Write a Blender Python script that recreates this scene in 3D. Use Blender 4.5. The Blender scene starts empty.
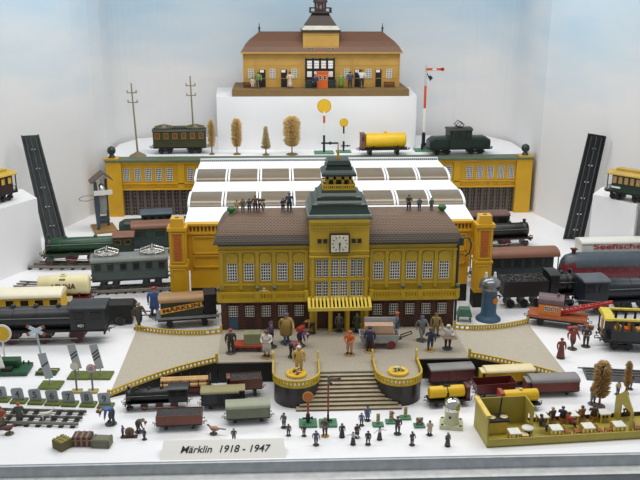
import bpy, bmesh, math, random
from mathutils import Vector, Matrix, Euler
SC = bpy.context.scene
COL = SC.collection
K = 0.01                      # everything below is written in centimetres
R = math.radians
# ------------------------------------------------------------------ camera
CX, CY, CZ, PITCH, YAW, ROLL, FPX = -12.96, -167.39, 74.67, 0.2918, 0.0536, 0.0035, 838.1
FWD = Vector((math.sin(YAW)*math.cos(PITCH), math.cos(YAW)*math.cos(PITCH), -math.sin(PITCH)))
RT0 = Vector((math.cos(YAW), -math.sin(YAW), 0)); DN0 = FWD.cross(RT0)
RT = RT0*math.cos(ROLL)-DN0*math.sin(ROLL); DN = RT0*math.sin(ROLL)+DN0*math.cos(ROLL)
cd = bpy.data.cameras.new('camera'); cam = bpy.data.objects.new('camera', cd); COL.objects.link(cam)
cd.sensor_fit = 'HORIZONTAL'; cd.sensor_width = 36; cd.lens = 36*FPX/640; cd.clip_start = 0.05; cd.clip_end = 50
m3 = Matrix((RT, -DN, -FWD)).transposed()
cam.matrix_world = Matrix.Translation(Vector((CX, CY, CZ))*K) @ m3.to_4x4()
SC.camera = cam
CP = Vector((CX, CY, CZ))
def ray(px, py): return FWD*FPX+RT*(px-320)+DN*(py-240)
def G(px, py, z=0.0):                        # where the sight line meets the level z
    v = ray(px, py); return CP+v*((z-CZ)/v.z)
def AY(px, py, Y):                           # where the sight line meets the upright plane Y
    v = ray(px, py); return CP+v*((Y-CY)/v.y)
def SCL(p): return FPX/((Vector(p)-CP).dot(FWD))      # pixels per cm there
# ------------------------------------------------------------------ light
w = bpy.data.worlds.new('world'); SC.world = w; w.use_nodes = True
bg = w.node_tree.nodes['Background']; bg.inputs[0].default_value = (0.90, 0.95, 1.0, 1); bg.inputs[1].default_value = 0.38
def area(name, loc, sx, sy, power, col, rot=(0, 0, 0)):
    l = bpy.data.lights.new(name, 'AREA'); l.shape = 'RECTANGLE'; l.size = sx*K; l.size_y = sy*K; l.energy = power; l.color = col
    o = bpy.data.objects.new(name, l); COL.objects.link(o); o.location = Vector(loc)*K; o.rotation_euler = rot; return o
area('case_lamp_front', (0, -20, 128), 190, 40, 13.0, (1.0, 0.97, 0.93), (R(-10), 0, 0))
area('case_lamp_rear', (0, 80, 128), 170, 40, 12.6, (1.0, 0.98, 0.95))
SC.view_settings.view_transform = 'Standard'; SC.view_settings.look = 'None'
SC.view_settings.exposure = 0.0; SC.view_settings.gamma = 1.0; SC.view_settings.use_curve_mapping = False
# ------------------------------------------------------------------ materials
def lin(c):
    c = c/255.0
    return c/12.92 if c <= 0.04045 else ((c+0.055)/1.055)**2.4
def L3(rgb): return tuple(lin(c) for c in rgb)+(1,)
MATS = {}
def mat(name, rgb, rough=0.5, metal=0.0, var=0.12, scale=60, bump=0.0):
    if name in MATS: return MATS[name]
    m = bpy.data.materials.new(name); m.use_nodes = True; nt = m.node_tree; b = nt.nodes['Principled BSDF']
    b.inputs['Roughness'].default_value = rough; b.inputs['Metallic'].default_value = metal
    tc = nt.nodes.new('ShaderNodeTexCoord'); n = nt.nodes.new('ShaderNodeTexNoise'); n.inputs['Scale'].default_value = scale
    n.inputs['Detail'].default_value = 4; nt.links.new(tc.outputs['Object'], n.inputs['Vector'])
    r = nt.nodes.new('ShaderNodeValToRGB'); c = L3(rgb)
    r.color_ramp.elements[0].position = 0.3; r.color_ramp.elements[1].position = 0.7
    r.color_ramp.elements[0].color = tuple(max(0, x*(1-var)) for x in c[:3])+(1,)
    r.color_ramp.elements[1].color = tuple(min(1, x*(1+var)) for x in c[:3])+(1,)
    nt.links.new(n.outputs['Fac'], r.inputs['Fac']); nt.links.new(r.outputs['Color'], b.inputs['Base Color'])
    if bump:
        bp = nt.nodes.new('ShaderNodeBump'); bp.inputs['Strength'].default_value = bump; bp.inputs['Distance'].default_value = 0.001
        nt.links.new(n.outputs['Fac'], bp.inputs['Height']); nt.links.new(bp.outputs['Normal'], b.inputs['Normal'])
    MATS[name] = m; return m
def brickmat(name, c1, c2, mortar, scale, rough=0.7, w=0.5, h=0.25, ms=0.02, axes='xz', off=0.5):
    if name in MATS: return MATS[name]
    m = bpy.data.materials.new(name); m.use_nodes = True; nt = m.node_tree; b = nt.nodes['Principled BSDF']
    b.inputs['Roughness'].default_value = rough
    tc = nt.nodes.new('ShaderNodeTexCoord'); sp = nt.nodes.new('ShaderNodeSeparateXYZ'); cb = nt.nodes.new('ShaderNodeCombineXYZ')
    nt.links.new(tc.outputs['Object'], sp.inputs[0])
    ad = nt.nodes.new('ShaderNodeMath'); ad.operation = 'ADD'
    nt.links.new(sp.outputs[axes[0].upper()], cb.inputs[0])
    if axes[1] == 's':                    # slope coordinate: y + z
        nt.links.new(sp.outputs['Y'], ad.inputs[0]); nt.links.new(sp.outputs['Z'], ad.inputs[1]); nt.links.new(ad.outputs[0], cb.inputs[1])
    else: nt.links.new(sp.outputs[axes[1].upper()], cb.inputs[1])
    t = nt.nodes.new('ShaderNodeTexBrick'); t.offset = off
    t.inputs['Scale'].default_value = scale; t.inputs['Color1'].default_value = L3(c1); t.inputs['Color2'].default_value = L3(c2)
    t.inputs['Mortar'].default_value = L3(mortar); t.inputs['Mortar Size'].default_value = ms
    t.inputs['Brick Width'].default_value = w; t.inputs['Row Height'].default_value = h
    nt.links.new(cb.outputs[0], t.inputs['Vector']); nt.links.new(t.outputs['Color'], b.inputs['Base Color'])
    MATS[name] = m; return m
# ------------------------------------------------------------------ mesh builder
class MB:
    def __init__(s): s.v = []; s.f = []; s.m = []; s.s = []
    def add(s, vs, fs, m=0, smooth=False):
        b = len(s.v); s.v += [Vector(x) for x in vs]
        for f in fs: s.f.append(tuple(b+i for i in f)); s.m.append(m); s.s.append(smooth)
        return s
    def box(s, c, d, m=0, rot=None, taper=1.0):
        x, y, z = d[0]/2, d[1]/2, d[2]/2; t = taper
        vs = [Vector(p) for p in ((-x, -y, -z), (x, -y, -z), (x, y, -z), (-x, y, -z), (-x*t, -y*t, z), (x*t, -y*t, z), (x*t, y*t, z), (-x*t, y*t, z))]
        if rot is not None:
            e = Euler(rot).to_matrix(); vs = [e @ p for p in vs]
        c = Vector(c)
        return s.add([p+c for p in vs], [(0, 3, 2, 1), (4, 5, 6, 7), (0, 1, 5, 4), (1, 2, 6, 5), (2, 3, 7, 6), (3, 0, 4, 7)], m)
    def bx(s, x0, x1, y0, y1, z0, z1, m=0): return s.box(((x0+x1)/2, (y0+y1)/2, (z0+z1)/2), (x1-x0, y1-y0, z1-z0), m)
    def loft(s, rings, m=0, smooth=False, caps=True, close=True):
        n = len(rings[0]); b = len(s.v)
        vs = [p for r in rings for p in r]; fs = []
        for i in range(len(rings)-1):
            for j in range(n if close else n-1):
                k = (j+1) % n; fs.append((i*n+j, i*n+k, (i+1)*n+k, (i+1)*n+j))
        s.add(vs, fs, m, smooth)
        if caps:
            s.add(rings[0], [tuple(reversed(range(n)))], m); s.add(rings[-1], [tuple(range(n))], m)
        return s
    def cyl(s, p0, p1, r0, r1=None, n=12, m=0, smooth=True, caps=True):
        p0, p1 = Vector(p0), Vector(p1); r1 = r0 if r1 is None else r1
        d = (p1-p0).normalized(); a = d.orthogonal().normalized(); b = d.cross(a)
        rg = lambda p, r: [p+(a*math.cos(2*math.pi*i/n)+b*math.sin(2*math.pi*i/n))*r for i in range(n)]
        return s.loft([rg(p0, r0), rg(p1, r1)], m, smooth, caps)
    def tube(s, pts, r, n=6, m=0):
        for i in range(len(pts)-1): s.cyl(pts[i], pts[i+1], r, n=n, m=m)
        return s
    def lathe(s, prof, c=(0, 0, 0), n=16, m=0, smooth=True):
        c = Vector(c)
        return s.loft([[c+Vector((max(r, 1e-3)*math.cos(2*math.pi*i/n), max(r, 1e-3)*math.sin(2*math.pi*i/n), z)) for i in range(n)] for r, z in prof], m, smooth)
    def sph(s, c, r, sc=(1, 1, 1), n=12, m=0, k=8):
        c = Vector(c); rings = []
        for i in range(k+1):
            t = -math.pi/2+math.pi*i/k; q = max(math.cos(t), 1e-3)*r; z = math.sin(t)*r
            rings.append([c+Vector((q*math.cos(2*math.pi*j/n)*sc[0], q*math.sin(2*math.pi*j/n)*sc[1], z*sc[2])) for j in range(n)])
        return s.loft(rings, m, True)
    def prism(s, poly, ax, a, b, m=0, smooth=False):
        def P(u, v, t): return (t, u, v) if ax == 'x' else ((u, t, v) if ax == 'y' else (u, v, t))
        A = [P(u, v, a) for u, v in poly]; B = [P(u, v, b) for u, v in poly]
        return s.loft([A, B], m, smooth)
    def build(s, name, mats, parent=None, label=None, bev=0, loc=None, rz=0):
        if not isinstance(mats, (list, tuple)): mats = [mats]
        me = bpy.data.meshes.new(name); me.from_pydata([tuple(p*K) for p in s.v], [], s.f)
        for q in mats: me.materials.append(q)
        me.polygons.foreach_set('material_index', s.m); me.polygons.foreach_set('use_smooth', s.s); me.update()
        bm = bmesh.new(); bm.from_mesh(me); bmesh.ops.recalc_face_normals(bm, faces=bm.faces); bm.to_mesh(me); bm.free()
        o = bpy.data.objects.new(name, me); COL.objects.link(o)
        if parent: o.parent = parent
        if loc is not None: o.location = Vector(loc)*K
        if rz: o.rotation_euler = (0, 0, rz)
        if label: o['label'] = label
        if bev:
            md = o.modifiers.new('bevel', 'BEVEL'); md.width = bev*K; md.segments = 2; md.limit_method = 'ANGLE'
        return o
def tag(o, label, cat, group=None, kind=None):
    o['label'] = label; o['category'] = cat
    if group: o['group'] = group
    if kind: o['kind'] = kind
    return o
def struct(o): o['kind'] = 'structure'; return o
def thing(name, label, cat, loc=(0, 0, 0), rz=0, group=None):
    o = bpy.data.objects.new(name, None); COL.objects.link(o); o.empty_display_size = 0.01
    o.location = Vector(loc)*K; o.rotation_euler = (0, 0, rz); return tag(o, label, cat, group)
def inst(src, parent, loc=None, rz=None):                 # a copy of a part that shares its mesh
    o = src.copy(); COL.objects.link(o); o.parent = parent
    if loc is not None: o.location = Vector(loc)*K
    if rz is not None: o.rotation_euler = (0, 0, rz)
    return o
def copy_tree(o, parent=None):
    c = o.copy(); COL.objects.link(c); c.parent = parent
    for ch in list(o.children): copy_tree(ch, c)
    return c
def text(name, body, size, parent, m, loc, rot=(R(90), 0, 0), ext=0.02, shear=0.0, bold=0.0, width=None):
    cu = bpy.data.curves.new(name, 'FONT'); cu.body = body; cu.size = size*K; cu.extrude = ext*K; cu.offset = bold*K; cu.shear = shear
    cu.align_x = 'CENTER'; cu.align_y = 'CENTER'
    t = bpy.data.objects.new(name, cu); COL.objects.link(t)
    dg = bpy.context.evaluated_depsgraph_get(); me = bpy.data.meshes.new_from_object(t.evaluated_get(dg)); bpy.data.objects.remove(t)
    if width:
        xs = [v.co.x for v in me.vertices]; f = width*K/(max(xs)-min(xs))
        for v in me.vertices: v.co.x *= f
    me.materials.clear(); me.materials.append(m)
    o = bpy.data.objects.new(name, me); COL.objects.link(o); o.parent = parent; o.location = Vector(loc)*K; o.rotation_euler = rot
    return o
def rect(hx, y0, y1, z): return [(-hx, y0, z), (hx, y0, z), (hx, y1, z), (-hx, y1, z)]
# palette
WHITE = mat('white_board', (236, 236, 238), 0.6, 0, 0.02, 8)
YEL = mat('yellow_tinplate', (192, 160, 40), 0.45, 0, 0.10, 25)
YELD = mat('deep_yellow_tinplate', (208, 160, 30), 0.4, 0, 0.08, 18)
OCH = mat('ochre_tinplate', (186, 146, 70), 0.5, 0, 0.08, 25)
RAILY = mat('rail_yellow', (196, 166, 44), 0.5, 0, 0.12, 60)
BRICK = brickmat('brick_print', (84, 42, 32), (66, 34, 28), (110, 84, 70), 100, 0.7, 0.9, 0.42, 0.05)
TILE = brickmat('roof_tile_print', (72, 50, 47), (88, 52, 48), (118, 98, 70), 100, 0.6, 0.75, 0.6, 0.10, 'xs')
DKG = mat('dark_green_enamel', (34, 50, 43), 0.35, 0, 0.12, 20)
GRN = mat('leaf_green_enamel', (36, 100, 44), 0.4, 0, 0.15, 40)
BASEG = mat('green_base', (66, 124, 90), 0.5, 0, 0.12, 60)
OLIVE = mat('olive_flock', (96, 108, 48), 0.85, 0, 0.2, 200, 0.3)
DGB = mat('deep_green_base', (30, 78, 48), 0.5, 0, 0.12, 60)
BLK = mat('black_enamel', (26, 28, 30), 0.38, 0, 0.15, 40)
BLK2 = mat('matt_black', (22, 21, 20), 0.65, 0, 0.15, 60)
NAVY = mat('blue_black_enamel', (28, 35, 44), 0.38, 0, 0.15, 40)
GREYM = mat('grey_metal', (120, 122, 122), 0.4, 0.5, 0.1, 60)
STEEL = mat('rail_steel', (150, 146, 136), 0.35, 0.8, 0.1, 80)
TIN = mat('bright_tin', (210, 208, 200), 0.2, 0.9, 0.06, 40)
CREAM = mat('cream_enamel', (226, 216, 168), 0.45, 0, 0.05, 30)
WHT = mat('white_enamel', (232, 230, 222), 0.5, 0, 0.04, 30)
RED = mat('signal_red', (204, 76, 40), 0.45, 0, 0.1, 40)
DRED = mat('dark_red_enamel', (96, 32, 32), 0.42, 0, 0.12, 40)
BRN = mat('brown_enamel', (112, 62, 44), 0.45, 0, 0.12, 40)
RBRN = mat('roof_brown', (126, 82, 60), 0.42, 0, 0.08, 25)
DBRN = mat('dark_brown', (62, 40, 32), 0.55, 0, 0.15, 40)
ORG = mat('orange_enamel', (206, 120, 40), 0.45, 0, 0.1, 40)
YTNK = mat('tank_yellow', (226, 182, 22), 0.35, 0, 0.06, 30)
TAN = mat('tan_wood', (200, 160, 104), 0.6, 0, 0.15, 90)
GREYR = mat('grey_roof', (132, 130, 128), 0.5, 0, 0.08, 30)
GGRN = mat('grey_green_enamel', (96, 108, 92), 0.5, 0, 0.1, 30)
DARKG = mat('dark_window', (38, 34, 30), 0.25, 0, 0.1, 30)
COAL = mat('coal', (48, 46, 46), 0.7, 0, 0.5, 300, 0.8)
BLUE = mat('blue_enamel', (60, 92, 118), 0.4, 0, 0.12, 40)
GPLATE = mat('grey_plate', (158, 162, 164), 0.5, 0, 0.06, 40)
TERR = mat('terrace_green', (92, 106, 84), 0.6, 0, 0.1, 30)
BRASS = mat('brass', (176, 136, 60), 0.35, 0.6, 0.1, 40)
# ================================================================== the showcase itself
def skymat():
    m = bpy.data.materials.new('painted_sky'); m.use_nodes = True; nt = m.node_tree; b = nt.nodes['Principled BSDF']
    b.inputs['Roughness'].default_value = 0.8
    tc = nt.nodes.new('ShaderNodeTexCoord'); mp = nt.nodes.new('ShaderNodeMapping'); mp.inputs['Scale'].default_value = (0.9, 0.9, 2.6)
    n = nt.nodes.new('ShaderNodeTexNoise'); n.inputs['Scale'].default_value = 3.0; n.inputs['Detail'].default_value = 5
    nt.links.new(tc.outputs['Object'], mp.inputs[0]); nt.links.new(mp.outputs[0], n.inputs['Vector'])
    sp = nt.nodes.new('ShaderNodeSeparateXYZ'); nt.links.new(tc.outputs['Object'], sp.inputs[0])
    mr = nt.nodes.new('ShaderNodeMapRange'); mr.inputs[1].default_value = 0.36; mr.inputs[2].default_value = 0.78
    nt.links.new(sp.outputs['Z'], mr.inputs[0])
    mu = nt.nodes.new('ShaderNodeMath'); mu.operation = 'MULTIPLY_ADD'; mu.inputs[1].default_value = 1.1; mu.inputs[2].default_value = -0.55
    nt.links.new(n.outputs['Fac'], mu.inputs[0])
    ad = nt.nodes.new('ShaderNodeMath'); ad.operation = 'ADD'; ad.use_clamp = True
    nt.links.new(mr.outputs[0], ad.inputs[0]); nt.links.new(mu.outputs[0], ad.inputs[1])
    r = nt.nodes.new('ShaderNodeValToRGB'); r.color_ramp.elements[0].color = L3((226, 225, 224)); r.color_ramp.elements[1].color = L3((176, 203, 220))
    r.color_ramp.elements[0].position = 0.12; r.color_ramp.elements[1].position = 1.0
    nt.links.new(ad.outputs[0], r.inputs['Fac']); nt.links.new(r.outputs['Color'], b.inputs['Base Color'])
    return m
SKY = skymat()
def fy(x): return -44.35-(x+60)*0.0105            # front edge of the case, very slightly askew
def front(name, a, b, z0, z1, m): return struct(MB().prism([(-150, fy(-150)-a), (-150, fy(-150)-b), (150, fy(150)-b), (150, fy(150)-a)], 'z', z0, z1).build(name, m))
MB().prism([(-150, fy(-150)), (150, fy(150)), (150, 175), (-150, 175)], 'z', -3, 0).build('floor', WHITE)['kind'] = 'structure'
# backdrop: painted walls, rounded in the rear corners
def wallstrip(name, pts, th=1.0, z1=150):
    mb = MB(); pts = [Vector(p) for p in pts]; inn = []; out = []
    for i, p in enumerate(pts):
        a = pts[max(i-1, 0)]; b = pts[min(i+1, len(pts)-1)]; d = (b-a).normalized(); nrm = Vector((d.y, -d.x))
        inn.append(p); out.append(p-nrm*th)
    ring = lambda z: [(p.x, p.y, z) for p in inn]+[(p.x, p.y, z) for p in reversed(out)]
    mb.loft([ring(-3), ring(z1)], 0, False)
    return struct(mb.build(name, SKY))
arcR = [(76.5-22+22*math.cos(t), 140+22*math.sin(t)) for t in [R(a) for a in range(0, 91, 9)]]
arcL = [(-72+22-22*math.cos(t), 140+22*math.sin(t)) for t in [R(a) for a in range(90, -1, -9)]]
wallstrip('wall_back', [arcL[0], arcR[-1]])
wallstrip('wall_right', arcR[::-1]+[(76.5, 109), (83, 81), (104, 0), (112, -46)])
wallstrip('wall_left', [(-130, -46), (-122, 0), (-90, 77), (-85.5, 88), (-81.2, 99), (-77.3, 110), (-74.3, 121), (-72.6, 131)]+arcL[::-1])
# front sill of the showcase: a grey strip, a pale strip, a dark one
front('trim_1', 0.02, 0.5, -3, -0.15, mat('sill_grey', (186, 190, 194), 0.4))
front('trim_2', 0.52, 3.1, -3, -2.1, mat('sill_pale', (206, 208, 206), 0.45))
front('trim_3', 3.12, 14, -4, -2.3, mat('sill_dark', (70, 74, 78), 0.5))
# three white display plinths
def plinth(poly, z, label):
    o = MB().prism(poly, 'z', 0.0, z).build('display_plinth', WHITE, bev=0.15); return tag(o, label, 'plinth')
tag(MB().prism([(-70.5, 117.4), (75.5, 117.4), (75.5, 141), (70, 153.5), (61, 157), (-57, 157), (-65.5, 153.5), (-70.5, 141)], 'z', 0, 19.5).build('display_plinth', WHITE, bev=0.15), 'low wide white plinth behind the yellow hall, carrying trees and signals', 'plinth')
o = MB().prism([(-33.5, 128), (37, 128), (39, 157), (-35, 157)], 'z', 19.52, 38.3).build('display_plinth', WHITE, bev=0.15); tag(o, 'tall white display plinth carrying the small ochre station at the back', 'plinth')
ZPL = ZPR = 19.0
def side_plinth(pa, pb, pc, ln, lb, rc, label):
    a = G(*pa, 19.0); b = G(*pb, 19.0); c = G(*pc, 19.0); d = (b-a).normalized(); e = a+d*ln; f = a+(c-a).normalized()*lb
    return plinth([(a.x, a.y), (e.x, e.y), (e.x+rc[0], e.y+rc[1]), (f.x, f.y)], 19.0, label)
side_plinth((37, 198), (0, 209), (24, 190), 22, 14, (-7.5, 11.5), 'white display plinth under the brown coach beside the left wall')
side_plinth((593, 194), (640, 206), (609, 182), 15, 11, (4.0, 7.5), 'white display plinth under the green coach beside the right wall')
# ================================================================== windows (one mesh per size, shared)
WINC = {}
def window_src(w, h, nx, nz, fm, pm, d=0.16, arch=False):
    key = (w, h, nx, nz, fm.name, pm.name)
    if key in WINC: return WINC[key]
    mb = MB(); fr = 0.135*min(1, w/2)
    mb.bx(-w/2, w/2, -d*0.4, 0.05, -h/2, h/2, 1)
    for i in range(nx+1):
        x = -w/2+w*i/nx; mb.bx(x-fr/2, x+fr/2, -d, 0, -h/2-fr/2, h/2+fr/2, 0)
    for i in range(nz+1):
        z = -h/2+h*i/nz; mb.bx(-w/2-fr/2, w/2+fr/2, -d, 0, z-fr/2, z+fr/2, 0)
    o = mb.build('window', [fm, pm]); WINC[key] = o; o['unused'] = 1
    return o
def window(parent, w, h, nx, nz, loc, rz=0, fm=None, pm=None, name='window'):
    s = window_src(w, h, nx, nz, fm or WHT, pm or DARKG); o = inst(s, parent, loc, rz); o.name = name
    if 'unused' in o: del o['unused']
    return o
def balustrade(mb, pts, h, t=0.22, step=0.9, post=0.3, m=0, z=None):
    # pts: polyline of (x, y, z); a base strip, balusters and a hand rail
    for i in range(len(pts)-1):
        a, b = Vector(pts[i]), Vector(pts[i+1]); L = (b-a).length
        up = Vector((0, 0, 1)); d = (b-a).normalized(); nr = Vector((-d.y, d.x, 0)).normalized()*t/2
        for z0, z1 in ((0, h*0.22), (h*0.75, h)):
            r0 = [a-nr+up*z0, a+nr+up*z0, a+nr+up*z1, a-nr+up*z1]; r1 = [b-nr+up*z0, b+nr+up*z0, b+nr+up*z1, b-nr+up*z1]
            mb.loft([r0, r1], m)
        n = max(1, int(round(L/step)))
        for k in range(n+1):
            c = a+(b-a)*(k/n)+up*(h*0.5); mb.box(c, (post, t*0.9, h*0.6), m, (0, 0, math.atan2(d.y, d.x)))
# ================================================================== main station, y = 0 is its brick front
PZ = 4.48
st = thing('station_building', 'large yellow station with brick ground floor, brown tiled roofs and square clock tower', 'station', (0, 0, PZ))
def stp(mb, name, mats, bev=0, label=None): return mb.build(name, mats, st, label, bev)
mb = MB(); mb.bx(-25, 25, 0, 13, 0, 7); stp(mb, 'brick_wall', BRICK)
mb = MB(); mb.bx(-25.1, 25.1, -0.1, 13, 7.0, 19.4, 0)
for x in (-25, -24.9): pass
for sx in (-1, 1):
    for x in (6.9, 10.15, 13.65, 17.15, 20.65, 24.6): mb.bx(sx*x-0.35, sx*x+0.35, -0.4, 0, 9.2, 17.6)
    mb.bx(min(sx*6.6, sx*25.2), max(sx*6.6, sx*25.2), -0.45, 0, 17.4, 17.9); mb.bx(min(sx*6.6, sx*25.3), max(sx*6.6, sx*25.3), -0.7, 0, 18.7, 19.4)
    mb.bx(min(sx*6.6, sx*25.2), max(sx*6.6, sx*25.2), -0.3, 0, 10.0, 10.35)
    for x in (8.4, 11.9, 15.4, 18.9, 22.4):
        mb.cyl((sx*x, 0, 16.1), (sx*x, -0.35, 16.1), 1.25, n=16); mb.cyl((sx*x, 0, 17.0), (sx*x, -0.55, 17.0), 0.35, n=8)
    for x in (10.2, 17.2): mb.box((sx*x, -0.3, 17.2), (0.8, 0.5, 0.9))
stp(mb, 'facade_wall', YEL, 0.05)
for sx in (-1, 1):
    mb = MB(); mb.bx(min(sx*6.4, sx*25.5), max(sx*6.4, sx*25.5), -1.6, 0, 6.75, 7.1)
    xs = [6.5, 25.4]; balustrade(mb, [(sx*6.5, -1.45, 7.1), (sx*25.35, -1.45, 7.1)], 1.9, step=0.62, post=0.28)
    balustrade(mb, [(sx*25.35, -1.45, 7.1), (sx*25.35, -0.1, 7.1)], 1.9, step=0.62, post=0.28)
    for x in (6.9, 13.6, 17.2, 25.3): mb.bx(sx*x-0.4, sx*x+0.4, -1.75, -1.1, 7.1, 9.2)
    stp(mb, 'balcony', YEL)
    for x in (13.6, 17.2, 25.3):
        mb = MB(); mb.lathe([(0, 0), (0.25, 0.02), (0.18, 0.25), (0.45, 0.6), (0.5, 0.85), (0.35, 1.05), (0, 1.1)], (sx*x, -1.42, 9.2), 10); stp(mb, 'finial', GGRN)
    for x in (8.4, 11.9, 15.4, 18.9, 22.4):
        window(st, 2.0, 3.9, 4, 6, (sx*x, -0.12, 13.1)); window(st, 1.9, 2.3, 4, 4, (sx*x, -0.02, 4.2))
        mb = MB(); mb.bx(sx*x-0.95, sx*x+0.95, -0.12, 0.05, 0.05, 2.8, 0); mb.bx(sx*x-1.15, sx*x-0.95, -0.2, 0, 0, 5.6, 1); mb.bx(sx*x+0.95, sx*x+1.15, -0.2, 0, 0, 5.6, 1); mb.bx(sx*x-1.3, sx*x+1.3, -0.3, 0, 5.5, 5.75, 1)
        stp(mb, 'door', [BLUE if (sx < 0 and x == 22.4) else DBRN, BRICK], label='blue door' if (sx < 0 and x == 22.4) else None)
# roof: a bell-cast mansard with hipped, rounded ends, one mesh left and right of the tower
mb = MB()
rings = [rect(26.2, -1.1, 14, 19.3), rect(26.0, -0.9, 13.8, 19.9), rect(25.7, -0.5, 13.6, 20.5), rect(25.4, -0.1, 13.4, 21.1), rect(25.0, 0.7, 13.0, 21.9), rect(24.5, 1.8, 12.4, 22.7), rect(23.8, 3.0, 11.6, 23.5), rect(22.9, 4.2, 10.6, 24.1), rect(22.2, 5.0, 10.0, 24.3)]
mb.loft(rings[:4], 1, caps=True); mb.loft(rings[3:], 0)
stp(mb, 'roof', [TILE, brickmat('roof_eave_print', (56, 48, 46), (48, 50, 46), (92, 80, 66), 100, 0.6, 0.75, 0.6, 0.12, 'xs')])
for sx in (-1, 1):
    mb = MB(); mb.lathe([(0.7, 0), (0.6, 0.2), (0.35, 0.3), (0.75, 0.7), (0.95, 1.1), (0.75, 1.5), (0, 1.7)], (sx*22.6, 5.6, 24.1), 14); stp(mb, 'roof_finial', GRN, label='round green roof finial')
mb = MB(); mb.bx(-25.2, 25.2, -1.15, -0.95, 19.0, 19.25); stp(mb, 'gutter', DKG)
mb = MB(); mb.tube([(25.25, -0.25, 19.0), (25.3, -0.3, 15), (25.3, -0.3, 0.2)], 0.28, 8); mb.tube([(25.9, -0.6, 20.0), (27.2, -0.6, 20.2), (28.0, -0.6, 18.6), (27.6, -0.6, 16.8), (26.6, -0.6, 16.0)], 0.15, 8); mb.box((25.7, -0.7, 19.4), (0.9, 0.9, 1.6)); stp(mb, 'downpipe', DKG)
# tower
TW = 6.2; TY = -1.3
mb = MB(); mb.bx(-TW, TW, TY, 11, 6.8, 24.7)
for x in (-5.6, -2.0, 2.05, 5.65): mb.bx(x-0.28, x+0.3, TY-0.4, TY, 6.8, 16.5)
for z0, z1, p in ((6.8, 7.2, 0.5), (11.35, 11.9, 0.35), (16.4, 16.8, 0.5), (17.6, 17.9, 0.3), (22.9, 23.2, 0.25), (24.0, 24.7, 0.5)): mb.bx(-TW-0.1, TW+0.1, TY-p, TY, z0, z1)
for i in range(17): mb.bx(-4.9+i*0.6, -4.6+i*0.6, TY-0.2, TY, 22.2, 22.8)
mb.bx(-TW, -4.6, TY, 3, 0, 6.8); mb.bx(4.6, TW, TY, 3, 0, 6.8)
for x in (-1.6, 1.6): mb.bx(x-0.35, x+0.35, TY-0.2, TY+0.8, 0, 6.8)
stp(mb, 'tower_wall', YEL, 0.05)
for z, h in ((14.1, 3.7), (9.2, 3.9)):
    for x, wd, nx in ((-4.25, 1.05, 2), (-2.85, 1.05, 2), (-0.98, 1.55, 3), (0.98, 1.55, 3), (2.95, 1.05, 2), (4.35, 1.05, 2)):
        window(st, wd, h, nx, 6, (x, TY-0.1, z), pm=mat('tower_pane', (70, 72, 66), 0.3))
for x in (-4.15, -2.95, 2.95, 4.15): window(st, 0.95, 1.15, 1, 1, (x, TY-0.1, 20.0), fm=YEL)
mb = MB(); mb.bx(-2.1, 2.1, TY-0.75, TY, 17.5, 21.7, 0); mb.bx(-1.8, 1.8, TY-0.85, TY-0.7, 17.8, 21.4, 1)
for k in range(12):
    a = R(30*k); mb.box((1.45*math.sin(a), TY-0.88, 19.6+1.45*math.cos(a)), (0.14, 0.06, 0.42), 0, (0, a, 0))
ck = stp(mb, 'clock', [DBRN, mat('dial', (226, 222, 200), 0.5)], label='square clock with a pale dial')
mb = MB(); mb.box((0, TY-0.92, 19.1), (0.2, 0.06, 1.1), 0); mb.box((0.05, TY-0.94, 19.15), (0.14, 0.06, 1.5), 0, (0, R(5), 0)); mb.cyl((0, TY-0.85, 19.6), (0, TY-1.0, 19.6), 0.2); mb.build('clock_hand', BLK, ck)
# entrance doors under the canopy
for x in (-3.3, 0, 3.3):
    mb = MB(); mb.bx(x-1.2, x+1.2, 0.4, 0.7, 0, 5.6, 0); mb.bx(x-0.06, x+0.06, 0.25, 0.5, 0, 5.6, 1); mb.bx(x-1.2, x+1.2, 0.25, 0.5, 4.2, 4.35, 1); stp(mb, 'entrance_door', [BLK2, BRN])
mb = MB(); n = 16
for i in range(n+1):
    x = -6.3+12.6*i/n; mb.loft([[(x-0.2, TY, 7.3), (x+0.2, TY, 7.3), (x+0.2, TY, 7.7), (x-0.2, TY, 7.7)], [(x-0.2, -4.8, 6.1), (x+0.2, -4.8, 6.1), (x+0.2, -4.8, 6.5), (x-0.2, -4.8, 6.5)]], 0)
mb.bx(-6.6, 6.6, -5.1, -4.7, 5.9, 6.6); mb.bx(-6.6, 6.6, TY-0.3, TY, 7.1, 7.8)
for x in (-6.5, 6.5): mb.loft([[(x-0.15, TY, 7.1), (x+0.15, TY, 7.1), (x+0.15, TY, 7.8), (x-0.15, TY, 7.8)], [(x-0.15, -4.8, 5.9), (x+0.15, -4.8, 5.9), (x+0.15, -4.8, 6.6), (x-0.15, -4.8, 6.6)]], 0)
stp(mb, 'canopy', mat('canopy_yellow', (226, 200, 84), 0.45, 0, 0.06))
for x in (-5.9, -1.9, 1.9, 5.9):
    mb = MB(); mb.bx(x-0.35, x+0.35, -2.3, -1.7, 0, 6.7); mb.bx(x-0.45, x+0.45, -2.4, -1.65, 0, 0.5); mb.bx(x-0.45, x+0.45, -2.4, -1.65, 5.8, 6.4); stp(mb, 'canopy_post', YEL)
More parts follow.
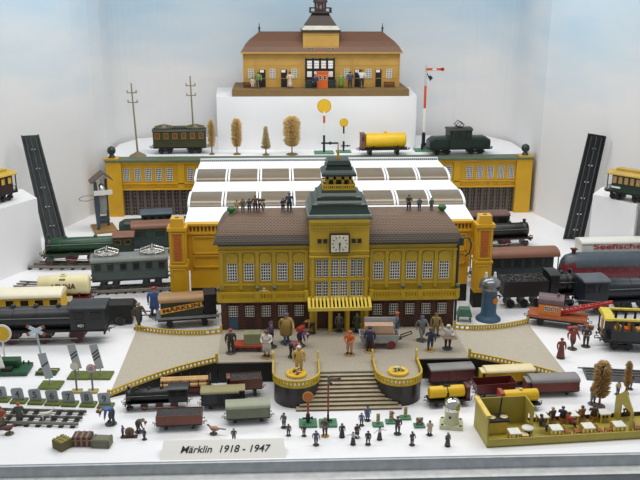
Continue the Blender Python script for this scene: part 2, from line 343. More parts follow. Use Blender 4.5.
# tower roof in two stages with the lantern gallery between
mb = MB()
sq = lambda h, z, yc=4.6, a=1.0: rect(h, yc-h*a, yc+h*a, z)
mb.loft([sq(6.6, 24.7, 4.85), sq(6.75, 25.1, 4.85), sq(6.6, 25.5, 4.85), sq(6.35, 25.7, 4.85)], 1, caps=True)
mb.loft([sq(6.35, 25.7, 4.85), sq(5.9, 26.6, 4.85), sq(5.75, 27.1, 4.85), sq(5.75, 27.6, 4.85), sq(5.2, 27.75, 4.85), sq(4.7, 28.2, 4.85), sq(4.6, 28.9, 4.85), sq(4.2, 29.05, 4.85), sq(3.7, 29.6, 4.85), sq(3.55, 30.0, 4.85)], 0)
stp(mb, 'tower_roof', [DKG, mat('tower_roof_rim', (92, 104, 96), 0.4)])
mb = MB(); q = 3.3; c = 4.85
mb.bx(-q, q, c-q, c+q, 29.9, 30.2); balustrade(mb, [(-q, c-q, 30.2), (q, c-q, 30.2)], 1.1, step=0.45, post=0.2); balustrade(mb, [(q, c-q, 30.2), (q, c+q, 30.2), (-q, c+q, 30.2), (-q, c-q, 30.2)], 1.1, step=0.45, post=0.2)
stp(mb, 'gallery', YEL)
mb = MB(); q = 2.6
for x in (-2.4, -0.85, 0.85, 2.4):
    for y in (c-q+0.2, c+q-0.2): mb.bx(x-0.28, x+0.28, y-0.2, y+0.2, 30.0, 32.9)
for y in (c-0.9, c+0.9):
    for x in (-2.4, 2.4): mb.bx(x-0.2, x+0.2, y-0.28, y+0.28, 30.0, 32.9)
mb.bx(-q, q, c-q, c+q, 32.2, 33.0); mb.bx(-1.9, 1.9, c-1.9, c+1.9, 30, 32.5, 1)
stp(mb, 'lantern', [YEL, DARKG])
mb = MB(); mb.loft([sq(3.55, 33.0, c), sq(3.6, 33.4, c), sq(3.4, 33.7, c), sq(2.75, 34.2, c), sq(2.7, 34.8, c), sq(2.4, 34.95, c), sq(2.25, 35.8, c), sq(1.9, 36.0, c)], 0); mb.loft([sq(2.4, 34.9, c), sq(2.6, 35.3, c), sq(2.2, 36.1, c)], 0)
stp(mb, 'lantern_roof', DKG)
mb = MB(); mb.lathe([(0.5, 35.9), (0.4, 36.6), (0.2, 36.9), (0.3, 37.4), (0.15, 37.8), (0.1, 39.5), (0, 39.6)], (0, c, 0), 8); stp(mb, 'tower_finial', BRASS)
# ================================================================== forecourt with ramps, stair and bastions
PAVE = brickmat('paving_print', (186, 177, 160), (177, 168, 152), (148, 139, 124), 100, 0.75, 0.55, 0.4, 0.07, 'xy')
fc = thing('station_forecourt', 'raised paved forecourt with two yellow railed ramps and a central stair', 'forecourt', (0, 0, 0))
mb = MB(); mb.bx(-25, 25, -16.4, 13, PZ-0.3, PZ-0.02); mb.bx(-14.2, 14.2, -21.4, -16.4, PZ-0.3, PZ-0.02)
mb.build('paving', PAVE, fc)
mb = MB(); mb.bx(-24.9, 24.9, -16.2, 12.9, 0, PZ-0.3); mb.bx(-5.4, 5.4, -21.3, -16.2, 0, PZ-0.3); mb.build('plinth_wall', BLK2, fc)
def bez(p, n=14):
    out = []
    for i in range(n+1):
        t = i/n; out.append(tuple((1-t)**2*p[0][k]+2*t*(1-t)*p[1][k]+t*t*p[2][k] for k in range(3)))
    return out
for sx in (-1, 1):
    back = bez([(sx*25, -1.9, PZ), (sx*33, -0.2, PZ*0.62), (sx*45, 10.8, 0.25)]); front = bez([(sx*25, -16.2, PZ), (sx*36, -16.2, PZ*0.5), (sx*45.2, -21.6 if sx < 0 else -19.5, 0.25)])
    mb = MB(); mb.loft([[b, f, (f[0], f[1], -0.02 if 0 else 0.0), (b[0], b[1], 0.0)] for b, f in zip(back, front)], 0); mb.build('ramp', mat('ramp_paper', (184, 175, 158), 0.8, 0, 0.06, 140), fc)
    for e in (back, front):
        mb = MB(); balustrade(mb, e, 1.15, t=0.35, step=0.95, post=0.34); 
        a = Vector(e[0]); mb.box(a+Vector((0, 0, 0.9)), (0.5, 0.5, 1.9)); a = Vector(e[-1]); mb.box(a+Vector((0, 0, 0.7)), (0.5, 0.5, 1.4))
        mb.build('ramp_railing', RAILY, fc)
    mb = MB(); n = 8
    mb.loft([[(f[0], f[1]-0.2, 0), (f[0], f[1]-0.2, max(f[2]-0.1, 0.05)), (f[0], f[1]-0.08, max(f[2]-0.1, 0.05)), (f[0], f[1]-0.08, 0)] for f in front], 0); mb.build('ramp_side', BLK2, fc)
NS = 9
mb = MB()
for i in range(NS):
    z1 = PZ-0.02-(i+1)*PZ/(NS+1); y0 = -21.3-i*0.82; hw = 5.9+3.9*((i+1)/NS)**1.6
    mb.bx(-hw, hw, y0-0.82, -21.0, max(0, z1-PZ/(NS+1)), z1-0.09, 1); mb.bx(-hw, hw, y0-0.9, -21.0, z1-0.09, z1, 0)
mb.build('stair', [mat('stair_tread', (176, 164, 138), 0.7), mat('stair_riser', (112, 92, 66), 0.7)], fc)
def ucurve(cx, r, y0, yc, n=18):
    return [(cx-r, y0)]+[(cx-r*math.cos(R(180*i/n)), yc-r*math.sin(R(180*i/n))) for i in range(n+1)]+[(cx+r, y0)]
for sx in (-1, 1):
    cx = sx*9.7+0.1; r = 4.35
    bt = MB(); bt.prism(ucurve(cx, r-0.1, -16.3, -23.2), 'z', 0, PZ-0.05, 0, False); b_ = bt.build('bastion', [mat('bastion_black', (40, 34, 32), 0.35)], fc)
    for pl in b_.data.polygons: pl.use_smooth = abs(pl.normal.z) < 0.5 and pl.center.y < -0.232
    bt = MB(); bt.prism(ucurve(cx, r-0.3, -16.3, -23.2), 'z', PZ-0.05, PZ+0.02, 0); bt.build('bastion_paving', PAVE, fc)
    bt = MB(); u = [(x, y, PZ-0.35) for x, y in ucurve(cx, r, -17.0, -23.2)]; balustrade(bt, u, 1.5, t=0.3, step=0.85, post=0.46)
    for x in (cx-r, cx+r): bt.prism([(-17.1, PZ+1.0), (-17.1, PZ+2.6), (-17.7, PZ+2.4), (-18.3, PZ+1.1)], 'x', x-0.15, x+0.15)
    bt.build('bastion_railing', RAILY, fc)
# ================================================================== hall with terrace at the back
HX = 2.46; HY = 112.0; HZ = 19.5
hl = thing('hall_building', 'long yellow rear hall with barred windows and a green flat terrace', 'hall', (0, 0, 0))
X = lambda px, py=170: AY(px, py, HY).x
mb = MB(); XL, XR = X(107), X(531)
mb.bx(XL, XR, HY+0.3, HY+5, 9.0, HZ-0.7, 0); mb.bx(XL, XR, HY+4, HY+5, 0, 9.0, 0)
for a, b in ((106.5, 121.5), (516, 531.5)):
    mb.bx(X(a), X(b), HY-0.9, HY+4, 0, HZ-0.5)
for p in (181, 457): mb.bx(X(p)-1.1, X(p)+1.1, HY-0.3, HY+0.4, 9.0, HZ-0.7)
mb.bx(XL, XR, HY-0.5, HY+0.4, HZ-1.5, HZ-0.7); mb.bx(XL, XR, HY-0.25, HY+0.4, 9.0, 9.6); mb.bx(XL, XR, HY-0.3, HY+0.4, 11.0, 11.4)
for p in list(range(124, 206, 9))+list(range(438, 515, 9)): mb.bx(X(p)-0.9, X(p)+0.9, HY+0.1, HY+0.4, 9.7, 10.8)
mb.build('hall_wall', YELD, hl, bev=0.05)
for a, b in ((121.5, 200), (440, 516)):
    mb = MB(); x0, x1 = X(a), X(b); mb.bx(x0, x1, HY+1.2, HY+1.6, 0, 9.0, 0); n = int((x1-x0)/2.2)
    for i in range(n+1):
        x = x0+(x1-x0)*i/n; mb.bx(x-0.45, x+0.45, HY+0.7, HY+1.3, 0, 9.0, 1)
        if i < n:
            for k in range(1, 7): mb.bx(x+0.45, x+(x1-x0)/n-0.45, HY+1.0, HY+1.25, k*1.3, k*1.3+0.12, 2)
            mb.bx(x+(x1-x0)/n/2-0.06, x+(x1-x0)/n/2+0.06, HY+1.0, HY+1.25, 0, 9, 2)
    mb.build('lower_arcade', [DARKG, mat('arcade_brown', (92, 78, 66), 0.6), mat('arcade_grey', (120, 112, 104), 0.6)], hl)
for p in (126, 137.5, 148, 158.5, 169, 190.5, 439.5, 449, 469.5, 480, 490.5, 501, 511):
    window(hl, 2.0, 4.2, 4, 6, (X(p), HY+0.15, 14.3), fm=WHT)
mb = MB(); mb.bx(XL-0.4, XR+0.4, HY-1.2, HY+5.3, HZ-0.7, HZ, 0); mb.build('terrace', TERR, hl, bev=0.1)
for p in (112, 525):
    mb = MB(); x = X(p); mb.bx(x-2.4, x+2.4, HY-1.0, HY+3.5, HZ-0.3, HZ+0.5, 1); mb.lathe([(1.2, HZ+0.4), (1.0, HZ+1.2), (0.6, HZ+1.5), (1.3, HZ+2.2), (1.45, HZ+3.0), (1.1, HZ+3.9), (0.3, HZ+4.3), (0, HZ+4.4)], (x, HY+1.2, 0), 14, 0); mb.build('ball_finial', [DKG, YELD], hl)
# train shed: white stepped roof with quarter round glazing
sh = thing('train_shed', 'white train shed roof with two rows of curved panes and yellow gate pylons', 'shed', (0, 0, 0))
SW = 35.0
def quarter(y0, z0, y1, z1, n=10): return [(y1-(y1-y0)*math.cos(R(90*i/n)), z0+(z1-z0)*math.sin(R(90*i/n))) for i in range(n+1)]
q2 = quarter(38, 21.9, 45.5, 24.1); q1 = quarter(57.5, 24.0, 65.5, 25.9)
prof = [(28, 20.9)]+[(38, 21.9)]
SHW = mat('shed_white', (232, 233, 236), 0.45, 0, 0.03, 10)
mb = MB(); th = 0.5
def slab(pts, x0=-SW, x1=SW, m=0):
    poly = pts+[(y, z-th) for y, z in reversed(pts)]; mb.prism(poly, 'x', x0, x1, m)
slab([(27.6, 20.85), (38, 21.9)]); slab([(45.5, 24.1), (57.5, 24.0)]); slab([(65.5, 25.9), (76, 26.0), (79, 25.2), (HY-1.5, 18.4)])
mb.bx(-SW, SW, 75.5, 76.2, 25.6, 26.75)
mb.build('shed_roof', SHW, sh)
mb = MB()
for i in range(118): mb.bx(-34.7+i*0.59, -34.4+i*0.59, 75.35, 75.55, 26.0, 26.5)
mb.build('ridge_vents', BLK2, sh)
PANE = mat('smoked_pane', (116, 102, 82), 0.22, 0, 0.08, 6)
ns = 8
for q in (q2, q1):
    for i in range(ns):
        x0 = -SW+2*SW*i/ns+0.35; x1 = -SW+2*SW*(i+1)/ns-0.35
        mb = MB(); poly = [(y, z-0.12) for y, z in q]+[(y+0.12, z-0.35) for y, z in reversed(q)]; mb.prism(poly, 'x', x0, x1, 0); mb.build('roof_pane', PANE, sh)
    for i in range(ns+1):
        mb = MB(); x = -SW+2*SW*i/ns
        for e in ((-0.62, -0.14), (0.14, 0.62)) if 0 < i < ns else ((-0.3, 0.3),):
            poly = [(y, z+0.12) for y, z in q]+[(y, z-0.5) for y, z in reversed(q)]; mb.prism(poly, 'x', x+e[0], x+e[1], 0)
        mb.build('roof_rib', SHW, sh)
mb = MB(); GY = 26.5
mb.bx(-34.4, 34.4, GY, GY+0.8, 9.0, 19.0)
mb.bx(-34.4, 34.4, GY-0.5, GY+0.8, 18.2, 18.8); mb.bx(-34.4, 34.4, GY-0.7, GY+1.4, 20.3, 20.9)
for i in range(76): mb.bx(-34.2+i*0.9, -33.75+i*0.9, GY-0.35, GY+0.2, 18.8, 20.3)
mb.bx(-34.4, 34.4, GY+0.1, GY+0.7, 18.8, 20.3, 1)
for sx in (-1, 1):
    for z0, z1 in ((9.8, 12.6), (13.2, 17.4)):
        xs = sorted((sx*26, sx*33.2)); mb.bx(xs[0], xs[1], GY-0.35, GY, z0, z0+0.35); mb.bx(xs[0], xs[1], GY-0.35, GY, z1, z1+0.35); mb.bx(xs[0], xs[0]+0.35, GY-0.35, GY, z0, z1); mb.bx(xs[1]-0.35, xs[1], GY-0.35, GY, z0, z1)
    xs = sorted((sx*25.5, sx*34)); mb.bx(xs[0], xs[1], GY, GY+0.8, 4.5, 9.0)
    xs = sorted((sx*34.2, sx*35)); mb.bx(xs[0], xs[1], GY, 76, 12, 20.8, 0)
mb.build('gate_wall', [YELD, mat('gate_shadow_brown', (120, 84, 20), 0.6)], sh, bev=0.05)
for sx in (-1, 1):
    mb = MB(); xs = sorted((sx*25.5, sx*34)); mb.bx(xs[0], xs[1], GY+0.1, GY+0.8, 0, 4.5); mb.build('gate_footing', BLK2, sh)
for sx in (-1, 1):
    pc = sx*36.3+(0.4 if sx > 0 else 0); mb = MB(); y0, y1 = 22.0, 25.4
    mb.bx(pc-2.05, pc+2.05, y0, y1, 3.8, 11.6, 0); mb.bx(pc-1.95, pc+1.95, y0+0.15, y1, 11.6, 20.6, 0); mb.bx(pc-2.25, pc+2.25, y0-0.2, y1+0.2, 11.3, 11.9, 0)
    mb.bx(pc-2.3, pc+2.3, y0-0.3, y1+0.2, 20.2, 21.1, 0); mb.box((pc, (y0+y1)/2, 22.1), (3.3, 2.9, 2.0), 0, taper=0.9)
    for z0, z1 in ((4.9, 10.6), (12.7, 19.6)):
        w0 = 1.3
        for a, b in ((-w0-0.3, -w0), (w0, w0+0.3)): mb.bx(pc+a, pc+b, y0-0.15, y0+0.2, z0, z1)
        mb.bx(pc-w0-0.3, pc+w0+0.3, y0-0.15, y0+0.2, z0-0.3, z0); mb.bx(pc-w0-0.3, pc+w0+0.3, y0-0.15, y0+0.2, z1, z1+0.3)
    o = mb.build('pylon', YELD, sh, bev=0.08)
    mb = MB(); mb.bx(pc-0.85, pc+0.85, y0-0.1, y0+0.3, 13.0, 19.3); mb.build('brick_panel', brickmat('pylon_brick', (168, 76, 26), (150, 62, 22), (190, 120, 40), 100, 0.6, 0.9, 0.42, 0.06), o)
    mb = MB(); mb.bx(pc-2.1, pc+2.1, y0-0.05, y1, 0, 3.8); mb.build('pylon_base', BLK2, o)
    mb = MB(); mb.box((pc, (y0+y1)/2, 23.12), (0.9, 0.8, 0.06)); mb.build('vent_slot', BLK2, o)
# ================================================================== small station on the tall plinth
ZT = 38.3; TY0 = 128.6
ts = thing('station_house', 'small ochre station with low brown roof and domed clock turret on the tall plinth', 'station', (0, 0, 0))
T = lambda px, py, Y=136.0: AY(px, py, Y)
bx0, bx1 = AY(232, 95, TY0).x, AY(409, 95, TY0).x; WY = 136.0
mb = MB(); mb.bx(bx0, bx1, TY0, TY0+24, ZT, ZT+2.4, 0); mb.build('platform', mat('platform_brown', (124, 98, 58), 0.7, 0, 0.08), ts, bev=0.1)
wx0, wx1 = T(243.6, 60).x, T(399.5, 60).x; B0 = ZT+2.4; EV = T(320, 53).z
mb = MB(); mb.bx(wx0, wx1, WY, WY+13, B0, EV+0.3, 0)
for p in (250, 262.5, 272.5, 284, 294, 347, 357.5, 368.4, 378.5, 389): pass
for z in (B0+3.0, B0+7.6): mb.bx(wx0, wx1, WY-0.12, WY, z, z+0.15)
for p in (243.8, 256.5, 278, 302, 338, 351.5, 373.5, 399): mb.bx(T(p, 70).x-0.25, T(p, 70).x+0.25, WY-0.25, WY, B0, EV)
mb.build('house_wall', OCH, ts, bev=0.04)
def arcz(x0, x1): pass
cx = (wx0+wx1)/2; hw = (wx1-wx0)/2
RT_ = T(320, 36).z+1.2
mb = MB(); rc = lambda h, y0, y1, z: [(cx-h, y0, z), (cx+h, y0, z), (cx+h, y1, z), (cx-h, y1, z)]
hx = (T(383, 36).x-T(257.5, 36).x)/2
mb.loft([rc(hw+1.0, WY-1.6, WY+14, EV-0.1), rc(hw+1.0, WY-1.6, WY+14, EV+0.4)], 1)
mb.loft([rc(hw+0.8, WY-1.4, WY+13.8, EV+0.4), rc(hw-0.2, WY-0.2, WY+13, EV+2.2), rc(hw-1.8, WY+1.4, WY+12, EV+4.0), rc(hw-3.8, WY+3.4, WY+10.5, EV+5.6), rc(hx, WY+5.5, WY+8, RT_)], 0)
mb.build('house_roof', [brickmat('small_roof_print', (104, 66, 44), (88, 56, 50), (124, 92, 60), 100, 0.5, 0.9, 0.6, 0.06, 'xs'), OCH], ts)
for sx in (-1, 1):
    mb = MB(); mb.lathe([(0.35, 0), (0.25, 0.8), (0.5, 1.2), (0.2, 1.7), (0.08, 3.0), (0, 3.1)], (cx+sx*hx, WY+6.5, RT_), 8); mb.build('roof_finial', DKG, ts)
tx0, tx1 = T(303, 42, WY-0.4).x, T(339, 42, WY-0.4).x; tc = (tx0+tx1)/2; th_ = (tx1-tx0)/2; TE = T(320, 32.5).z
mb = MB(); mb.bx(tx0, tx1, WY-0.5, WY+11, EV-0.2, TE, 0); mb.bx(tx0, tx1, WY-0.7, WY-0.4, TE-0.8, TE-0.5); mb.bx(tx0, tx1, WY-0.65, WY-0.4, EV+2.2, EV+2.4); mb.build('turret_wall', OCH, ts, bev=0.04)
for p in (310.5, 331): 
    for dx in (-0.55, 0.55): window(ts, 0.95, 1.3, 1, 2, (T(p, 49).x+dx, WY-0.55, T(p, 49.3).z))
sqt = lambda h, z: [(tc-h, WY+5.2-h*0.9, z), (tc+h, WY+5.2-h*0.9, z), (tc+h, WY+5.2+h*0.9, z), (tc-h, WY+5.2+h*0.9, z)]
z0 = TE
mb = MB(); mb.loft([sqt(th_+0.5, z0), sqt(th_+0.6, z0+0.9)], 0); mb.loft([sqt(th_+0.3, z0+0.9), sqt(th_-0.2, z0+1.7), sqt(th_-0.7, z0+2.3)], 1)
mb.loft([sqt(th_-0.7, z0+2.3), sqt(th_-1.7, z0+3.7), sqt(th_-2.7, z0+5.2), sqt(th_-3.3, z0+6.2), sqt(th_-3.4, z0+6.9)], 0)
mb.build('turret_roof', [mat('turret_brown', (58, 44, 38), 0.5), mat('turret_band', (196, 192, 176), 0.5)], ts)
mb = MB(); zg = z0+6.9
for i in range(4):
    for j in range(4):
        if i in (0, 3) or j in (0, 3): mb.cyl((tc-3.6+i*2.4, WY+1.6+j*2.4, zg), (tc-3.6+i*2.4, WY+1.6+j*2.4, zg+1.5), 0.22, n=6)
mb.bx(tc-3.9, tc+3.9, WY+1.3, WY+9.1, zg-0.3, zg+0.1); 
for y in (WY+1.5, WY+8.9): mb.bx(tc-3.9, tc+3.9, y-0.15, y+0.15, zg+1.2, zg+1.5)
for x in (tc-3.7, tc+3.7): mb.bx(x-0.15, x+0.15, WY+1.5, WY+8.9, zg+1.2, zg+1.5)
mb.build('turret_gallery', mat('gallery_brown', (64, 50, 44), 0.5), ts)
mb = MB(); mb.lathe([(2.1, zg), (2.1, zg+1.0)], (tc, WY+5.2, 0), 12)
for i in range(8):
    a = R(45*i+22.5); mb.cyl((tc+1.9*math.cos(a), WY+5.2+1.9*math.sin(a), zg+0.9), (tc+1.9*math.cos(a), WY+5.2+1.9*math.sin(a), zg+3.2), 0.35, n=6)
mb.lathe([(2.5, zg+3.1), (2.6, zg+3.5), (2.4, zg+4.6), (1.7, zg+5.6), (0.6, zg+6.2), (0.25, zg+6.6), (0.1, zg+8.2), (0, zg+8.3)], (tc, WY+5.2, 0), 16)
mb.lathe([(1.3, zg+0.9), (1.3, zg+3.2)], (tc, WY+5.2, 0), 10, 1)
mb.build('turret_lantern', [mat('lantern_brown', (74, 52, 48), 0.4), mat('lantern_pale', (200, 200, 196), 0.5)], ts)
for p in (251, 272.5, 294, 347, 368.4, 389): window(ts, 1.9, 3.1, 2, 4, (T(p, 73).x, WY-0.1, T(p, 73.6).z), pm=mat('pale_pane', (150, 150, 142), 0.4))
for p in (262.5, 284, 357.5, 378.5):
    x = T(p, 73).x; mb = MB(); mb.bx(x-1.1, x+1.1, WY-0.1, WY+0.05, B0, B0+6.2, 0); mb.bx(x-0.9, x+0.5, WY-0.16, WY-0.05, B0+5.2, B0+6.1, 1)
    for e in (-1.25, 1.1): mb.bx(x+e, x+e+0.15, WY-0.2, WY, B0, B0+6.4, 2)
    mb.build('doorway', [BLK2, WHT, OCH], ts)
ex0, ex1 = T(306, 70).x, T(334, 70).x; em = (ex0+ex1)/2
mb = MB(); mb.bx(ex0, ex1, WY-0.15, WY, B0, B0+10.0, 0)
for i in range(5):
    x = ex0+(ex1-ex0)*i/4; mb.bx(x-0.3, x+0.3, WY-0.35, WY-0.1, B0, B0+10.2, 0)
for i in range(4):
    a, b = ex0+(ex1-ex0)*i/4+0.4, ex0+(ex1-ex0)*(i+1)/4-0.4; mb.bx(a, b, WY-0.25, WY-0.12, B0+6.6, B0+9.3, 1)
    for k in (1, 2): mb.bx(a, b, WY-0.3, WY-0.2, B0+6.6+k*0.9, B0+6.7+k*0.9, 0)
    mb.bx(a, b, WY-0.25, WY-0.12, B0+3.6, B0+5.6, 1)
mb.build('entrance_grille', [BLK2, WHT], ts)
def small_thing(name, label, cat, mb, mats, bev=0, group=None): return tag(mb.build(name, mats, None, bev=bev), label, cat, group)
kx0, kx1 = AY(317, 75, 132.5).x, AY(328, 75, 132.5).x
kz = B0
k = thing('ticket_kiosk', 'orange ticket kiosk with a small window before the entrance of the upper station', 'kiosk', ((kx0+kx1)/2, 133.4, kz)); hwk = (kx1-kx0)/2
mb = MB(); mb.bx(-hwk, hwk, -1.2, 1.2, 0, 5.4); mb.bx(-hwk-0.25, hwk+0.25, -1.4, 1.4, 5.4, 5.8); mb.build('kiosk_body', mat('kiosk_orange', (206, 96, 34), 0.45), k, bev=0.05)
for x in (-0.8, 0.8): window(k, 0.9, 1.3, 1, 2, (x, -1.22, 3.7))
for p, lb in ((309, 'dark green luggage box left of the orange kiosk'), (332, 'dark green luggage box right of the orange kiosk')):
    x = AY(p, 82, 132.8).x; b = thing('luggage_box', lb, 'box', (x, 133.4, B0)); mb = MB(); mb.bx(-1.3, 1.3, -0.9, 0.9, 0, 2.5); mb.build('box_body', DKG, b, bev=0.06); mb = MB(); mb.bx(-1.45, 1.45, -1.05, 1.05, 2.5, 2.8); mb.build('box_lid', DKG, b, bev=0.05)
for p, lb in ((248.5, 'small brown bench at the left end of the upper platform'), (389.5, 'small brown bench at the right end of the upper platform')):
    x = AY(p, 83, 134.6).x; b = thing('bench', lb, 'bench', (x, 134.9, B0), 0, None)
    mb = MB(); mb.bx(-2, 2, -0.5, 0.5, 0.9, 1.1); mb.build('seat', BRN, b); mb = MB(); mb.bx(-2, 2, 0.4, 0.55, 1.3, 1.9); mb.bx(-1.8, -1.6, 0.4, 0.55, 1, 1.4); mb.bx(1.6, 1.8, 0.4, 0.55, 1, 1.4); mb.build('backrest', BRN, b)
    for x in (-1.7, 1.7):
        mb = MB(); mb.bx(x-0.12, x+0.12, -0.45, 0.45, 0, 0.9); mb.build('leg', BRN, b)
# ================================================================== rolling stock
def place(xa, ya, xb, yb, W, z=0.0):
    a, b = G(xa, ya, z), G(xb, yb, z); d = b-a; L = d.length; rz = math.atan2(d.y, d.x); n = Vector((-d.y, d.x, 0)).normalized()
    c = (a+b)/2+n*(W/2); c.z = z
    return c, rz, L
WHL = {}
def wheel_src(r, m):
    k = (round(r, 2), m.name)
    if k not in WHL:
        mb = MB(); mb.cyl((0, -0.1*r, 0), (0, 0.14*r, 0), r*0.9, n=18, m=0, smooth=False); mb.cyl((0, 0.14*r, 0), (0, 0.24*r, 0), r*0.99, n=18, m=2, smooth=False)
        mb.cyl((0, -0.2*r, 0), (0, -0.08*r, 0), r*0.25, n=8, m=0)
        for i in range(8): mb.box((0.55*r*math.cos(R(45*i)), -0.13*r, 0.55*r*math.sin(R(45*i))), (0.8*r, 0.08*r, 0.09*r), 1, (0, -R(45*i), 0))
        o = mb.build('wheel', [m, m, STEEL]); o['unused'] = 1; WHL[k] = o
    return WHL[k]
def wheels(t, xs, r, g, m=BLK, zc=None):
    for x in xs:
        for sy in (-1, 1):
            o = inst(wheel_src(r, m), t, (x, sy*g/2, (r if zc is None else zc)), 0 if sy < 0 else math.pi); o.name = 'wheel'
            if 'unused' in o: del o['unused']
def ends(t, L, W, z, s, m=BLK, loop=True, which=(-1, 1)):
    for e in which:
        for sy in (-1, 1):
            mb = MB(); mb.cyl((e*L/2, sy*W*0.3, z), (e*(L/2+0.55*s), sy*W*0.3, z), 0.12*s, n=8); mb.cyl((e*(L/2+0.5*s), sy*W*0.3, z), (e*(L/2+0.62*s), sy*W*0.3, z), 0.34*s, n=12); mb.build('buffer', m, t)
        mb = MB(); x0 = e*L/2; x1 = e*(L/2+1.25*s); mb.tube([(x0, 0, z-0.25*s), (x1, -0.25*s, z-0.25*s), (x1, -0.25*s, z+0.2*s), (x0+e*0.5*s, -0.25*s, z+0.2*s)], 0.09*s, 6); mb.box((e*(L/2+0.3*s), 0, z-0.3*s), (0.8*s, 0.35*s, 0.2*s)); mb.build('coupler', BLK2 if not loop else GREYM, t)
def chassis(t, L, W, s, z0, m=BLK2, nax=2, wm=BLK, r=None):
    r = r or 0.62*s; mb = MB()
    mb.bx(-L/2, L/2, -W*0.42, W*0.42, z0-0.45*s, z0, 0); mb.bx(-L/2, L/2, -W*0.5, -W*0.42, z0-0.38*s, z0-0.05*s, 0); mb.bx(-L/2, L/2, W*0.42, W*0.5, z0-0.38*s, z0-0.05*s, 0)
    xs = [-L*0.3, L*0.3] if nax == 2 else [-L*0.36, -L*0.2, L*0.2, L*0.36]
    for x in xs:
        for sy in (-1, 1): mb.prism([(x-0.5*s, z0-0.3*s), (x+0.5*s, z0-0.3*s), (x+0.22*s, r*0.7), (x-0.22*s, r*0.7)], 'y', sy*W*0.4-0.06*s, sy*W*0.4+0.06*s)
    if nax == 4:
        for a in (-L*0.28, L*0.28):
            for sy in (-1, 1): mb.bx(a-L*0.13, a+L*0.13, sy*W*0.38-0.1*s, sy*W*0.38+0.1*s, r*0.8, r*1.5)
    mb.build('chassis', m, t); wheels(t, xs, r, W*0.55, wm)
def archroof(L, W, z, h, ov=0.15, n=10, flat=0.0):
    poly = [(-W/2-ov, z-0.1)]
    for i in range(n+1):
        a = math.pi-math.pi*i/n; poly.append(((W/2+ov)*math.cos(a), z+h*math.sin(a)**(0.8)))
    poly.append((W/2+ov, z-0.1)); return poly
def smooth_top(o):
    for p in o.data.polygons: p.use_smooth = abs(p.normal.x) < 0.5
    return o
def roof(t, L, W, z, h, m, ov=0.15, x0=None, x1=None, name='roof', label=None):
    x0 = -L/2-ov if x0 is None else x0; x1 = L/2+ov if x1 is None else x1
    mb = MB(); mb.prism(archroof(L, W, z, h, ov), 'x', x0, x1); return smooth_top(mb.build(name, m, t, label))
def cabin(t, x0, x1, W, z0, z1, m, rm, s):
    mb = MB(); mb.bx(x0, x1, -W/2, W/2, z0, z1, 0); mb.bx(x0+0.2*(x1-x0), x1-0.2*(x1-x0), -W/2-0.04*s, W/2+0.04*s, z0+(z1-z0)*0.55, z0+(z1-z0)*0.85, 1); o = mb.build('brakeman_cab', [m, DARKG], t, bev=0.03*s)
    mb = MB(); mb.prism(archroof(1, W, z1, 0.35*s, 0.1*s), 'x', x0-0.1*s, x1+0.1*s); smooth_top(mb.build('cab_roof', rm, o))
def boxcar(name, label, pl, W, s, z0, z1, body, rf, rh=0.5, grp=None, cab=None, planks=True, doors=True, chm=None):
    c, rz, L = pl; t = thing(name, label, 'wagon', c, rz, grp); L -= 0.4*s
    chassis(t, L, W, s, z0, chm or BLK2); ends(t, L, W, z0-0.25*s, s)
    x0, x1 = -L/2, L/2
    if cab == 'L': x0 += 1.5*s
    if cab == 'R': x1 -= 1.9*s
    mb = MB(); mb.bx(x0, x1, -W/2, W/2, z0, z1, 0); n = max(4, int((x1-x0)/(0.55*s)))
    for i in range(n+1):
        x = x0+(x1-x0)*i/n
        for sy in (-1, 1): mb.bx(x-0.05*s, x+0.05*s, sy*(W/2+0.03*s)-0.04*s, sy*(W/2+0.03*s)+0.04*s, z0, z1, 0)
    mb.build('wagon_body', body, t, bev=0.03*s)
    if doors:
        for sy in (-1, 1):
            m_ = (x0+x1)/2; mb = MB(); mb.bx(m_-0.9*s, m_+0.9*s, sy*(W/2+0.12*s)-0.06*s, sy*(W/2+0.12*s)+0.06*s, z0+0.1*s, z1-0.15*s, 0); mb.bx(m_-1.5*s, m_+1.5*s, sy*(W/2+0.16*s)-0.05*s, sy*(W/2+0.16*s)+0.05*s, z0, z0+0.12*s, 0); mb.build('sliding_door', body if not isinstance(doors, bpy.types.Material) else doors, t)
    roof(t, L, W, z1, rh*s, rf, 0.18*s, x0-0.2*s, x1+0.2*s)
    if cab == 'L': cabin(t, -L/2, -L/2+1.3*s, W*0.75, z0, z1-0.1*s, body, rf, s)
    if cab == 'R': cabin(t, L/2-1.75*s, L/2, W*0.85, z0, z1+0.45*s, body, rf, s)
    return t
